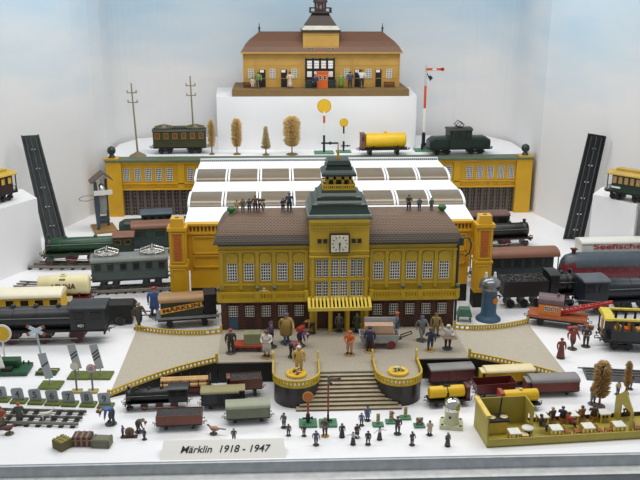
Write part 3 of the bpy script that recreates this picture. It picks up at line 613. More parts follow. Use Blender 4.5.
def gondola(name, label, pl, W, s, z0, z1, body, load=None, grp=None, cab=None, slope=0.0):
    c, rz, L = pl; t = thing(name, label, 'wagon', c, rz, grp); L -= 0.4*s
    chassis(t, L, W, s, z0); ends(t, L, W, z0-0.25*s, s)
    x0, x1 = -L/2, L/2
    if cab == 'L': x0 += 1.0*s
    if cab == 'R': x1 -= 1.6*s
    w = 0.14*s; mb = MB()
    o_ = lambda q, z: [(x0-q*slope, -W/2-q*0.15*slope, z), (x1+q*slope, -W/2-q*0.15*slope, z), (x1+q*slope, W/2+q*0.15*slope, z), (x0-q*slope, W/2+q*0.15*slope, z)]
    i_ = lambda q, z: [(x0+w-q*slope, -W/2+w-q*0.15*slope, z), (x1-w+q*slope, -W/2+w-q*0.15*slope, z), (x1-w+q*slope, W/2-w+q*0.15*slope, z), (x0+w-q*slope, W/2-w+q*0.15*slope, z)]
    mb.loft([o_(0, z0), o_(1, z1), i_(1, z1), i_(0, z0+0.2*s)], 0)
    n = 5
    for i in range(n+1):
        x = x0+(x1-x0)*i/n
        for sy in (-1, 1): mb.bx(x-0.09*s, x+0.09*s, sy*(W/2+0.05*s)-0.06*s, sy*(W/2+0.05*s)+0.06*s, z0, z1-0.2*s*(1 if slope else 0), 0)
    mb.build('wagon_body', body, t)
    if cab == 'L': cabin(t, -L/2, -L/2+0.9*s, W*0.7, z0, z1+0.3*s, body, body, s)
    if load:
        random.seed(len(label)); nx, ny = 16, 7; g = []; mb = MB(); zl = z1-0.25*s
        P = [[(x0+w+(x1-x0-2*w)*i/nx, -W/2+w+(W-2*w)*j/ny, zl+(0 if i in (0, nx) or j in (0, ny) else random.uniform(0.0, 0.35)*s)) for j in range(ny+1)] for i in range(nx+1)]
        for i in range(nx):
            for j in range(ny): mb.add([P[i][j], P[i+1][j], P[i+1][j+1], P[i][j+1]], [(0, 1, 2, 3)], 0)
        mb.bx(x0+w, x1-w, -W/2+w, W/2-w, z0+0.15*s, zl-0.05*s); mb.build('coal_load', load, t)['kind'] = 'stuff'
    return t
def tankcar(name, label, pl, W, s, z0, rt, body, grp=None, cab=None, cabm=None, chm=None, dome=True, wm=BLK, straps=False, pts=(0, 1)):
    c, rz, L = pl; t = thing(name, label, 'wagon', c, rz, grp); L -= 0.4*s
    chassis(t, L, W, s, z0, chm or BLK2, wm=wm); ends(t, L, W, z0-0.25*s, s)
    x0, x1 = -L/2+0.25*s, L/2-0.25*s
    if cab == 'L': x0 += 1.1*s
    if cab == 'R': x1 -= 1.2*s
    zc = z0+rt+0.15*s; mb = MB(); f = 0.2*rt
    n = 24
    ring = lambda x, r: [(x, r*math.cos(2*math.pi*i/n), zc+r*math.sin(2*math.pi*i/n)) for i in range(n)]
    mb.loft([ring(x0, rt*0.75), ring(x0+f*0.4, rt*0.95), ring(x0+f, rt), ring(x1-f, rt), ring(x1-f*0.4, rt*0.95), ring(x1, rt*0.75)], 0, True); mb.build('tank', body, t)
    mb = MB()
    for x in (x0+(x1-x0)*0.2, x0+(x1-x0)*0.8): mb.bx(x-0.2*s, x+0.2*s, -rt*0.75, rt*0.75, z0-0.05*s, z0+rt*0.45)
    mb.build('saddle', chm or BLK2, t)
    m_ = (x0+x1)/2
    if dome:
        mb = MB(); mb.cyl((m_, 0, zc+rt*0.9), (m_, 0, zc+rt+0.35*s), 0.45*s, n=12); mb.cyl((m_, 0, zc+rt+0.3*s), (m_, 0, zc+rt+0.42*s), 0.52*s, n=12); mb.build('filler_dome', body if not straps else BLK2, t)
    if straps:
        mb = MB(); mb.bx(m_-0.35*s, m_+0.35*s, -rt-0.05*s, -rt+0.3*s, z0-0.2*s, zc+rt*0.2)
        a = [(m_+dx, (rt+0.04*s)*-math.cos(R(q)), zc+(rt+0.04*s)*math.sin(R(q))) for dx in (0,) for q in range(0, 181, 15)]; mb.tube(a, 0.14*s, 6)
        mb.bx(m_-1.1*s, m_+1.1*s, -0.5*s, 0.5*s, zc+rt, zc+rt+0.12*s); mb.build('walkway', BLK2, t)
    if cab == 'L': cabin(t, -L/2, -L/2+1.0*s, W*0.75, z0, z0+2*rt, cabm, cabm, s)
    if cab == 'R': cabin(t, L/2-1.15*s, L/2, W*0.75, z0, z0+2*rt, cabm, cabm, s)
    t['zc'] = zc; t['xx'] = (x0, x1)
    return t
def coach(name, label, pl, W, s, z0, z1, body, rf, rh=0.6, nwin=5, pane=DARKG, frame=None, grp=None, cat='coach', nax=4, platform=True, ww=0.6, sunk=None, rm_clerestory=None, roofx=0.0):
    c, rz, L = pl; t = thing(name, label, cat, c, rz, grp); L -= 0.4*s
    chassis(t, L, W, s, z0, BLK2, nax, r=0.75*s); ends(t, L, W, z0-0.2*s, s, which=(-1, 1))
    px = 1.3*s if platform else 0
    mb = MB(); x0, x1 = -L/2+px, L/2-px; mb.bx(x0, x1, -W/2, W/2, z0, z1, 0); mb.bx(x0, x1, -W/2-0.06*s, W/2+0.06*s, z0+(z1-z0)*0.42, z0+(z1-z0)*0.47, 0); mb.bx(x0, x1, -W/2-0.06*s, W/2+0.06*s, z0, z0+0.15*s, 0)
    mb.build('coach_body', body, t, bev=0.04*s)
    wd = (x1-x0)/nwin; h = (z1-z0)*0.38
    for i in range(nwin):
        for sy in (-1, 1): window(t, wd*ww, h, 1, 1, (x0+wd*(i+0.5), sy*(W/2+0.03), z0+(z1-z0)*0.7), 0 if sy < 0 else math.pi, fm=frame or body, pm=pane)
    if platform:
        for e in (-1, 1):
            mb = MB(); mb.bx(min(e*(L/2-px), e*L/2), max(e*(L/2-px), e*L/2), -W/2, W/2, z0-0.1, z0+0.1*s)
            for sy in (-1, 1): mb.bx(e*(L/2-0.15*s)-0.1*s, e*(L/2-0.15*s)+0.1*s, sy*W*0.45-0.1*s, sy*W*0.45+0.1*s, z0, z1)
            mb.bx(e*(L/2-0.12*s)-0.05*s, e*(L/2-0.12*s)+0.05*s, -W*0.45, W*0.45, z0+0.9*s, z0+1.05*s)
            for k in range(5): mb.bx(e*(L/2-0.12*s)-0.05*s, e*(L/2-0.12*s)+0.05*s, -W*0.4+k*W*0.2-0.05*s, -W*0.4+k*W*0.2+0.05*s, z0, z0+1*s)
            mb.build('end_platform', body, t)
    roof(t, L, W, z1, rh*s, rf, 0.2*s, -L/2-0.1*s-roofx, L/2+0.1*s+roofx)
    if rm_clerestory:
        mb = MB(); mb.bx(-L/2+1.5*s, L/2-1.5*s, -W*0.22, W*0.22, z1+rh*s*0.7, z1+rh*s+0.5*s); mb.build('clerestory', rm_clerestory, t)
    return t
def pantograph(t, x, z, w, h, l, m=GREYM):
    mb = MB(); r = 0.03*l+0.04
    mb.bx(x-l*0.32, x+l*0.32, -w*0.42, w*0.42, z, z+0.2)
    for sy in (-1, 1):
        for e in (-1, 1): mb.tube([(x+e*l*0.12, sy*w*0.4, z+0.1), (x+e*l*0.5, sy*w*0.38, z+h*0.45), (x+e*0.06*l, sy*w*0.34, z+h)], r, 6)
    for e in (-1, 1): mb.cyl((x+e*l*0.5, -w*0.4, z+h*0.45), (x+e*l*0.5, w*0.4, z+h*0.45), r, n=6)
    mb.cyl((x, -w*0.6, z+h), (x, w*0.6, z+h), r*1.2, n=6); mb.build('pantograph', m, t)
def steamer(name, label, pl, W, s, front, H, boiler, frame, roofm=None, nd=3, dr=1.1, cabwin=2, cabfrac=0.25, tender=0.0, rod=True, stripe=None, rb=None, cabm=None, wm=None, coal=True, grp=None, domes=2, winm=None):
    c, rz, L = pl; rz2 = rz+(0 if front > 0 else math.pi); t = thing(name, label, 'locomotive', c, rz2, grp)
    # local +x is the smokebox end
    xb = -L/2; xf = L/2; lt = L*tender; xc0 = xb+lt; xc1 = xc0+(L-lt)*cabfrac; rb = rb or H*0.24; zb = H*0.60; zf = H*0.36
    mb = MB(); mb.bx(xc0, xf-0.2*s, -W*0.32, W*0.32, zf-0.5*s, zf, 0); mb.bx(xf-0.35*s, xf, -W*0.48, W*0.48, zf-0.7*s, zf+0.1*s, 0); mb.bx(xc0, xc0+0.3*s, -W*0.48, W*0.48, zf-0.7*s, zf, 0); mb.build('frame', frame, t, bev=0.03*s)
    mb = MB(); mb.bx(xc0, xf-0.1*s, -W*0.5, -W*0.3, zf, zf+0.14*s); mb.bx(xc0, xf-0.1*s, W*0.3, W*0.5, zf, zf+0.14*s); mb.build('running_board', frame if frame != DRED else boiler, t)
    n = 24; ring = lambda x, r: [(x, r*math.cos(2*math.pi*i/n), zb+r*math.sin(2*math.pi*i/n)) for i in range(n)]
    mb = MB(); mb.loft([ring(xc1-0.1, rb), ring(xf-1.9*s, rb), ring(xf-1.9*s, rb*1.05), ring(xf-0.5*s, rb*1.05), ring(xf-0.4*s, rb*0.85), ring(xf-0.3*s, rb*0.5)], 0, True)
    for i_, f_ in enumerate(mb.f):
        if sum(mb.v[q].x for q in f_)/len(f_) > xf-1.85*s: mb.m[i_] = 2
    for k in range(4):
        x = xc1+(xf-2*s-xc1)*(k+0.5)/4; mb.loft([ring(x-0.06*s, rb*1.02), ring(x+0.06*s, rb*1.02)], 1 if stripe else 0, True)
    mb.bx(xf-1.9*s, xf-0.5*s, -rb*0.6, rb*0.6, zf, zb-rb*0.4, 0); mb.build('boiler', [boiler, stripe or boiler, BLK], t)
    mb = MB(); mb.lathe([(0.42*s, zb+rb*0.85), (0.36*s, zb+rb+0.2*s), (0.4*s, zb+rb+0.75*s), (0.5*s, zb+rb+0.85*s), (0.3*s, zb+rb+0.85*s), (0.25*s, zb+rb+0.5*s)], (xf-1.2*s, 0, 0), 14); mb.build('chimney', boiler, t)
    for k in range(domes):
        x = xc1+(xf-2.2*s-xc1)*(k+0.6)/domes; mb = MB(); mb.lathe([(0.5*s, zb+rb*0.85), (0.45*s, zb+rb+0.25*s), (0.3*s, zb+rb+0.5*s), (0, zb+rb+0.55*s)], (x, 0, 0), 14); mb.build('dome', boiler, t)
    mb = MB()
    for sy in (-1, 1): mb.tube([(xc1, sy*(rb+0.12*s), zb+rb*0.3), (xf-0.6*s, sy*(rb+0.12*s), zb+rb*0.3)], 0.06*s, 6)
    mb.build('handrail', STEEL, t)
    cm = cabm or boiler; zc1 = zb+rb+0.25*s
    mb = MB(); mb.bx(xc0, xc1, -W*0.47, W*0.47, zf+0.1*s, zc1, 0); mb.build('cab', cm, t, bev=0.05*s)
    for k in range(cabwin):
        cw = (xc1-xc0)/cabwin
        for sy in (-1, 1): window(t, cw*0.55, (zc1-zf)*0.3, 1, 1, (xc0+cw*(k+0.5), sy*(W*0.47+0.02), zf+(zc1-zf)*0.68), 0 if sy < 0 else math.pi, fm=winm or cm)
    mb = MB(); mb.prism(archroof(1, W*0.94, zc1, 0.45*s, 0.15*s), 'x', xc0-0.35*s, xc1+0.25*s); smooth_top(mb.build('cab_roof', roofm or cm, t))
    wheels(t, [xc0+(xf-xc0)*(0.22+0.24*k) for k in range(nd)], dr, W*0.56, wm or frame)
    wheels(t, [xf-0.9*s], dr*0.6, W*0.5, wm or frame)
    for sy in (-1, 1):
        mb = MB(); mb.cyl((xf-2.4*s, sy*W*0.42, dr*1.1), (xf-0.8*s, sy*W*0.42, dr*1.1), 0.45*s, n=12); mb.build('cylinder', boiler, t)
        if rod:
            mb = MB(); x0 = xc0+(xf-xc0)*0.22; x1 = xc0+(xf-xc0)*(0.22+0.24*(nd-1)); y = sy*(W*0.28+dr*0.28+0.05); mb.box(((x0+x1)/2, y, dr*0.8), (x1-x0+0.4*s, 0.08*s, 0.2*s)); mb.box(((x1+xf-2*s)/2, y, dr*0.95), (abs(xf-2*s-x1)+0.3*s, 0.08*s, 0.16*s)); mb.build('coupling_rod', STEEL, t)
    for sy in (-1, 1):
        mb = MB(); mb.cyl((xf-0.05*s, sy*W*0.28, zf+0.35*s), (xf+0.3*s, sy*W*0.28, zf+0.35*s), 0.22*s, n=10); mb.build('lamp', BRASS, t)
    ends(t, L, W, zf-0.25*s, s)
    if tender:
        mb = MB(); mb.bx(xb, xc0-0.3*s, -W*0.46, W*0.46, zf-0.2*s, zb+rb*0.6, 0); mb.build('tender_body', cm, t, bev=0.06*s)
        mb = MB(); random.seed(5)
        for k in range(90): 
            q = 0.28*s; mb.box((random.uniform(xb+0.5*s, xc0-0.8*s), random.uniform(-W*0.36, W*0.36), zb+rb*0.6+random.uniform(0, 0.25)*s), (q, q, q), 0, (random.random()*3, random.random()*3, 0))
        mb.bx(xb+0.25*s, xc0-0.55*s, -W*0.4, W*0.4, zb+rb*0.6-0.1*s, zb+rb*0.6+0.08*s); mb.build('coal_load', COAL, t)['kind'] = 'stuff'
        wheels(t, [xb+lt*0.2, xb+lt*0.5, xb+lt*0.78], dr*0.7, W*0.5, wm or frame)
    return t
def electric(name, label, pl, W, s, z0, z1, body, roofm, rh=0.6, nwin=6, pans=2, panm=GREYM, pane=DARKG, nax=4, hoods=0.0, frame=None, winfr=None, panh=1.6, wm=BLK, skirt=None, panl=2.4, cat='locomotive', r=0.9):
    c, rz, L = pl; t = thing(name, label, cat, c, rz); L -= 0.4*s
    chassis(t, L, W, s, z0, frame or BLK2, nax, wm, r*s); ends(t, L, W, z0-0.2*s, s)
    hd = L*hoods; x0, x1 = -L/2+hd, L/2-hd
    mb = MB(); mb.bx(x0, x1, -W/2, W/2, z0, z1, 0); mb.bx(x0, x1, -W/2-0.06*s, W/2+0.06*s, z0+(z1-z0)*0.45, z0+(z1-z0)*0.5, 0)
    mb.build('loco_body' if cat == 'locomotive' else 'car_body', body, t, bev=0.06*s)
    if hoods:
        for e in (-1, 1):
            mb = MB(); a, b = sorted((e*(L/2-hd), e*L/2)); zz = z0+(z1-z0)*0.62
            p = [(-W*0.44, z0), (W*0.44, z0), (W*0.44, zz-0.5*s), (W*0.3, zz), (-W*0.3, zz), (-W*0.44, zz-0.5*s)]
            far = [(y, z0+(z-z0)*0.72) for y, z in p]
            A = [(e*(L/2-hd), y, z) for y, z in p]; B = [(e*(L/2-hd*0.25), y, z) for y, z in p]; C = [(e*L/2, y*0.92, z) for y, z in far]
            mb.loft([A, B, C], 0); mb.build('hood', body, t, bev=0.05*s)
    wd = (x1-x0)/nwin; h = (z1-z0)*0.36
    for i in range(nwin):
        for sy in (-1, 1): window(t, wd*0.5, h, 1, 1, (x0+wd*(i+0.5), sy*(W/2+0.03), z0+(z1-z0)*0.72), 0 if sy < 0 else math.pi, fm=winfr or body, pm=pane)
    roof(t, L, W, z1, rh*s, roofm, 0.15*s, x0-0.2*s, x1+0.2*s)
    zr = z1+rh*s
    xs = [0] if pans == 1 else ([-(x1-x0)*0.3, (x1-x0)*0.3] if pans == 2 else [])
    for x in xs: pantograph(t, x, zr-0.05*s, W*0.6, panh*s, panl*s, panm)
    return t
# ---- the small trains at the front left
NB = 3.1
pl = place(125, 413, 188, 410, NB); steamer('tank_locomotive', 'small black tank locomotive in front of the left ramp railing', pl, NB, 0.62, -1, 4.5, BLK, BLK, nd=3, dr=0.75, cabfrac=0.3, domes=3, cabwin=2, rb=1.25, wm=DRED)
pl = place(159, 398.5, 212, 396, NB)
def logwagon(pl, W, s):
    c, rz, L = pl; t = thing('log_wagon', 'dark red stake wagon loaded with pale logs behind the black tank locomotive', 'wagon', c, rz); L -= 0.3
    chassis(t, L, W, s, 1.35, DRED); ends(t, L, W, 1.1, s)
    mb = MB(); mb.bx(-L/2, L/2, -W/2, W/2, 1.35, 1.75); mb.build('deck', DRED, t)
    for i in range(6):
        x = -L*0.43+L*0.86*i/5
        for sy in (-1, 1): mb = MB(); mb.bx(x-0.1, x+0.1, sy*W*0.5-0.09, sy*W*0.5+0.09, 1.35, 3.5); mb.build('stake', DBRN, t)
    mb = MB(); mb.bx(L/2-0.2, L/2, -W*0.5, W*0.5, 1.75, 3.4); mb.build('end_board', DBRN, t)
    rows = [(-0.92, 2.2), (0, 2.2), (0.92, 2.2), (-0.46, 2.98), (0.46, 2.98)]
    src = None
    for y, z in rows:
        if src is None:
            mb = MB(); mb.cyl((-L/2+0.2, 0, 0), (L/2-0.5, 0, 0), 0.44, 0.42, 12, 0); src = mb.build('log', TAN); o = src
        else: o = src.copy(); COL.objects.link(o)
        o.location = (c+Vector((-math.sin(rz)*y, math.cos(rz)*y, z)))*K; o.rotation_euler = (0, 0, rz)
        tag(o, 'peeled pale log lying lengthwise between the stakes of the dark red wagon', 'log', 'logs on the stake wagon')
logwagon(pl, NB, 0.62)
gondola('coal_wagon', 'brown open coal wagon in front of the black tank locomotive', place(156, 432.5, 203, 430.5, NB), NB, 0.62, 1.3, 3.1, BRN, COAL)
boxcar('goods_wagon', 'dark green goods wagon with olive roof and raised brakeman cab', place(201, 411.5, 246, 409.5, NB), NB, 0.62, 1.3, 3.5, NAVY, mat('olive_roof', (142, 134, 92), 0.5, 0, 0.06), 0.8, cab='R', doors=BLK2)
gondola('coal_wagon', 'brown open wagon of coal against the dark forecourt wall', place(227, 399.5, 263, 397, NB), NB, 0.62, 1.9, 3.9, BRN, COAL, cab='L')
boxcar('goods_wagon', 'grey-green goods wagon with pale roof left of the round stair wall', place(226, 426, 271, 423.5, NB), NB, 0.62, 1.3, 3.3, mat('grey_green_wagon', (108, 114, 92), 0.5), mat('pale_green_roof', (150, 154, 132), 0.5, 0, 0.05), 1.0, doors=False)
# ---- the small trains at the front right
boxcar('goods_wagon', 'dark red goods wagon with grey roof right of the round stair wall', place(430, 388, 474, 385.5, NB), NB, 0.62, 1.3, 3.6, DRED, GREYR, 0.7)
tankcar('tank_wagon', 'yellow tank wagon with black walkway and red cab behind the silver-domed bell', place(429, 409.5, 471, 406.5, NB), NB, 0.62, 1.4, 1.15, YTNK, cab='R', cabm=DRED, straps=True)
boxcar('goods_wagon', 'yellow wagon with cream roof beside the right ramp railing', place(481, 389.5, 534, 387, NB), NB, 0.62, 1.4, 3.4, YTNK, mat('cream_roof', (222, 208, 164), 0.5, 0, 0.04), 0.9, cab='L', doors=False)
gondola('tipper_wagon', 'dark red empty open wagon with sloping ends', place(477, 402, 514, 399.5, NB), NB, 0.62, 1.6, 3.5, DRED, None, slope=0.5)
boxcar('goods_wagon', 'long brown wagon with grey arched roof at the foot of the right ramp', place(526, 398.5, 579, 396.5, NB+0.3), NB+0.3, 0.62, 1.2, 3.2, mat('wagon_red_brown', (120, 52, 42), 0.45), GREYR, 1.2, cab='L', doors=False)
tankcar('tank_wagon', 'yellow tank wagon with red cab behind the yellow waiting room wall', place(500, 413.5, 541, 411, NB), NB, 0.62, 1.4, 1.15, YTNK, cab='L', cabm=mat('cab_red', (156, 62, 44), 0.45), straps=False)
# ---- large trains, left
steamer('tender_locomotive', 'big black steam locomotive with plate 401 behind the white crossing sign', place(-32, 348.5, 106, 345, 6.6), 6.6, 1.25, -1, 9.2, mat('loco_black', (36, 37, 40), 0.4), BLK2, nd=4, dr=1.75, cabfrac=0.25, domes=4, rb=2.5, wm=mat('wheel_dark_red', (72, 30, 30), 0.45))
t = bpy.data.objects['tender_locomotive']
L_ = 138/4.9
mb = MB(); mb.bx(-0.9, 0.9, -0.06, 0.06, -0.6, 0.6, 0); pt = mb.build('number_plate', BLK2, t, loc=(-9.6, 6.6*0.47+0.1, 4.6)); pt.rotation_euler = (0, 0, math.pi)
text('lettering', '401', 1.0, pt, WHT, (0, -0.09, 0))
coach('passenger_coach', 'yellow coach with cream roof behind the big black locomotive', place(-40, 327, 64, 324, 6.0), 6.0, 1.15, 2.6, 6.6, mat('coach_yellow', (214, 172, 40), 0.45), mat('cream_coach_roof', (236, 228, 202), 0.45, 0, 0.03), 1.0, nwin=7, nax=2, platform=False)
tk = tankcar('tank_wagon', 'cream tank wagon with dark lettering on a red frame', place(36, 309, 92, 306.5, 5.6), 5.6, 1.1, 2.3, 2.45, CREAM, chm=DRED, wm=RED, dome=False)
mb = MB(); mb.bx(-0.7, 0.7, -0.7, 0.7, tk['zc']+2.35, tk['zc']+2.6); mb.bx(-0.35, 0.35, -0.35, 0.35, tk['zc']+2.6, tk['zc']+3.0); mb.build('filler_cap', CREAM, tk)
lt = text('lettering', 'LEUNA', 1.9, tk, mat('letter_brown', (74, 34, 26), 0.5), (0.2, -2.52, tk['zc']+0.3), (R(80), 0, 0), 0.03, bold=0.03, width=5.6)
mb = MB(); mb.tube([(-0.7, -1.7, tk['zc']+1.75), (0.5, -1.7, tk['zc']+1.75), (0.5, -1.5, tk['zc']+2.0), (-0.7, -1.5, tk['zc']+2.0), (-0.7, -1.7, tk['zc']+1.75)], 0.1, 6); mb.build('badge', mat('letter_brown', (74, 34, 26), 0.5), tk)
mb = MB(); mb.bx(-0.2, 2.2, -2.95, -2.85, 1.6, 3.0); mb.build('notice_plate', CREAM, tk)
electric('electric_locomotive', 'grey-green electric locomotive with two silver pantographs on dark track', place(92, 292, 170, 287.5, 6.2, 1.2), 6.2, 1.15, 2.9, 7.6, mat('loco_grey_green', (70, 82, 80), 0.45), mat('loco_grey_roof', (116, 120, 116), 0.45, 0, 0.06), 1.0, nwin=6, pans=2, panm=TIN, panh=1.3, panl=5.0, wm=DRED, frame=NAVY)
steamer('steam_locomotive', 'green steam locomotive with brown cab roof and gold cab windows', place(44, 267, 134, 263, 6.2, 1.2), 6.2, 1.15, -1, 8.6, mat('loco_green', (36, 74, 52), 0.35), DRED, roofm=RBRN, nd=3, dr=1.7, cabfrac=0.22, domes=2, cabm=mat('cab_green', (30, 48, 38), 0.4), stripe=GRN, winm=BRASS)
coach('van_coach', 'dark blue-green van with brown roof behind the grey-green electric locomotive', place(132, 256.5, 190, 253.5, 6.0), 6.0, 1.15, 2.6, 8.2, mat('van_blue_green', (40, 60, 62), 0.4), RBRN, 1.3, nwin=3, nax=2, platform=False, frame=GRN)
electric('electric_locomotive', 'dark green electric locomotive with blue cab under the left hall arcade', place(119, 243, 196, 239, 6.0), 6.0, 1.2, 2.8, 8.4, mat('loco_dark_green', (40, 58, 46), 0.45), mat('blue_grey_roof', (72, 84, 98), 0.45), 0.7, nwin=4, pans=0, hoods=0.3, nax=4)
def fairy(pl, W, s):
    c, rz, L = pl; t = thing('flat_wagon', 'grey flat wagon carrying a green van body with yellow name band beside the left ramp', 'wagon', c, rz)
    chassis(t, L-0.6, W, s, 2.5, BLK2, r=0.85*s); ends(t, L-0.6, W, 2.2, s)
    mb = MB(); mb.bx(-L/2, L/2, -W/2, W/2, 2.5, 3.0); mb.build('deck', mat('deck_grey', (126, 130, 132), 0.45), t, bev=0.05)
    mb = MB(); x0, x1 = -L/2+1.0, L/2-3.2; mb.bx(x0, x1, -W*0.43, W*0.43, 3.0, 6.6); b = mb.build('van_body', mat('van_green', (44, 52, 42), 0.45), t, bev=0.05)
    mb = MB(); mb.prism(archroof(1, W*0.86, 6.6, 1.2, 0.25), 'x', x0-0.3, x1+0.2); smooth_top(mb.build('roof', mat('van_tan_roof', (158, 122, 80), 0.45, 0, 0.05), t))
    mb = MB(); mb.bx(x1+0.2, L/2-0.2, -W*0.43, W*0.43, 3.0, 8.0); mb.build('driver_cab', BLK2, t, bev=0.2)
    mb = MB(); m_ = (x0+x1)/2; hw = (x1-x0)/2; a = R(8); mb.box((0, 0, 0), (2*hw-0.1, 0.12, 1.25)); bn = mb.build('name_band', mat('band_yellow', (226, 176, 60), 0.45), t, loc=(m_-0.1, -W*0.43-0.12, 5.1)); bn.rotation_euler = (0, -a, 0)
    text('lettering', 'MÄRKLIN', 1.2, bn, mat('letter_red_brown', (120, 40, 24), 0.5), (0, -0.09, 0), bold=0.05, width=2*hw-1.1)
fairy(place(157, 331, 218, 327, 5.4), 5.4, 1.0)
# black hand cart pulled by its two shafts
coach('van_coach', 'brown-roofed van under the right hall arcade behind the black locomotive', place(452, 243, 509, 240.5, 5.6), 5.6, 1.1, 2.6, 8.0, mat('van_dark', (52, 44, 44), 0.45), mat('dull_brown_roof', (104, 78, 70), 0.5), 1.0, nwin=4, nax=2, platform=False)
t = thing('hand_cart', 'black tilted hand cart with two long shafts behind the black locomotive', 'cart', G(120, 326)+Vector((0, 3, 0)), R(2)); t.scale = (1.2, 1.2, 1.2)
mb = MB(); mb.loft([[(-2.6, -2, 0.3), (2.2, -2, 0.3), (2.2, 2, 0.3), (-2.6, 2, 0.3)], [(-2.7, -2.1, 3.3), (2.9, -2.1, 3.3), (2.9, 2.1, 3.3), (-2.7, 2.1, 3.3)], [(-2.5, -1.9, 4.0), (2.3, -1.9, 4.0), (2.3, 1.9, 4.0), (-2.5, 1.9, 4.0)]], 0); mb.build('cart_body', BLK2, t, bev=0.2)
wheels(t, [0], 0.9, 4.7, BLK)
mb = MB()
for sy in (-1, 1): mb.tube([(2.2, sy*1.2, 1.5), (5.6, sy*1.0, 1.5)], 0.13, 6)
mb.tube([(5.6, -1, 1.5), (5.6, 1, 1.5)], 0.13, 6); mb.build('shafts', BLK, t)
# ---- large trains, right
steamer('steam_locomotive', 'black steam locomotive with red frame behind the right yellow pylon', place(452, 252, 531, 248, 6.2), 6.2, 1.2, 1, 8.6, BLK, DRED, nd=3, dr=1.6, cabfrac=0.2, domes=2)
coach('passenger_coach', 'dark green coach with glossy brown roof right of the yellow pylon', place(474, 288, 558, 285, 6.0), 6.0, 1.15, 2.6, 8.0, mat('coach_blue_black', (36, 48, 50), 0.4), RBRN, 1.5, nwin=7, nax=4, platform=True)
steamer('tender_locomotive', 'black tender locomotive heaped with grey coal behind the orange crane wagon', place(503, 311, 577, 308.5, 6.2), 6.2, 1.2, 1, 9.8, BLK, BLK2, nd=2, dr=1.6, cabfrac=0.3, domes=1, tender=0.62)
def crane(pl, W, s):
    c, rz, L = pl; t = thing('crane_wagon', 'orange crane wagon with purple round roof and long red jib', 'wagon', c, rz)
    chassis(t, L-0.6, W, s, 2.2, BLK2, r=0.9*s); ends(t, L-0.6, W, 1.9, s)
    mb = MB(); mb.bx(-L/2, L/2, -W/2, W/2, 2.2, 2.9); mb.build('deck', mat('deck_rust', (168, 92, 52), 0.5), t, bev=0.05)
    x0, x1 = -L/2+2.2, -L/2+7.2
    mb = MB(); mb.bx(x0, x1, -W*0.42, W*0.42, 2.9, 5.4); mb.build('crane_house', ORG, t, bev=0.05)
    for x in (x0+0.35*(x1-x0), x0+0.55*(x1-x0), x0+0.8*(x1-x0)): window(t, 0.75, 1.0, 2, 2, (x, -W*0.42-0.03, 4.6))
    zc = 6.1; n = 20; mb = MB(); mb.loft([[(x, 2.2*math.cos(2*math.pi*i/n), zc+1.35*math.sin(2*math.pi*i/n)) for i in range(n)] for x in (x0-0.2, x1+0.5)], 0, True)
    mb.cyl((x1-0.9, -0.6, 7.1), (x1-0.9, -0.6, 8.0), 0.3, n=10); mb.build('roof', mat('purple_roof', (104, 82, 88), 0.4), t)
    mb = MB(); tip = Vector((L/2+5.0, 1.2, 6.6))
    for sy in (-1, 1):
        for dz in (0, 0.7):
            mb.tube([(x1+0.2, sy*1.1, 3.2+dz), tip+Vector((0, sy*0.35, dz*0.5))], 0.16, 6)
    for k in range(11):
        f = k/11; a = Vector((x1+0.2, 0, 3.2)).lerp(tip, f); b = Vector((x1+0.2, 0, 3.2)).lerp(tip, f+1/11); w0 = 1.1+(0.35-1.1)*f
        mb.tube([a+Vector((0, -w0, 0.7-0.35*f)), b+Vector((0, -w0, 0))], 0.1, 5); mb.tube([a+Vector((0, w0, 0.7-0.35*f)), b+Vector((0, w0, 0))], 0.1, 5); mb.tube([a+Vector((0, -w0, 0.7-0.35*f)), b+Vector((0, w0, 0.7-0.35*f))], 0.08, 5)
    mb.loft([[(x1+0.2, -0.9, 3.3), (x1+0.2, 0.9, 3.3), (x1+0.2, 0.9, 3.5), (x1+0.2, -0.9, 3.5)], [tip+Vector((0, -0.3, 0)), tip+Vector((0, 0.3, 0)), tip+Vector((0, 0.3, 0.2)), tip+Vector((0, -0.3, 0.2))]], 0)
    mb.build('jib', mat('jib_red', (190, 50, 40), 0.45), t)
    mb = MB(); mb.tube([(x1, 0, 6.6), tip], 0.07, 5); mb.build('jib_cable', GREYM, t)
    mb = MB(); mb.tube([tip, tip+Vector((0, 0, -1.2))], 0.06, 5); mb.tube([tip+Vector((0, 0, -1.2)), tip+Vector((0.3, 0, -1.6)), tip+Vector((0, 0, -1.9)), tip+Vector((-0.25, 0, -1.6))], 0.09, 5); mb.build('hook', BLK, t)
crane(place(527, 325.5, 586, 333, 5.0), 5.0, 1.05)
SEE = boxcar('refrigerator_wagon', 'white refrigerator wagon with red Seefische lettering under the right plinth', place(578, 279, 645, 277.4, 4.6), 4.6, 1.2, 2.6, 9.8, mat('wagon_white', (226, 226, 222), 0.45, 0, 0.03), mat('wagon_white_roof', (222, 220, 212), 0.45, 0, 0.03), 0.8, doors=False)
text('lettering', 'Seefische', 2.0, SEE, mat('letter_red', (186, 70, 46), 0.5), (0.7, -2.46, 9.0), ext=0.03, bold=0.04, width=13.2)
mb = MB(); mb.bx(-7.9, -6.6, -2.5, -2.35, 6.6, 7.5); mb.build('label_holder', BLK2, SEE)
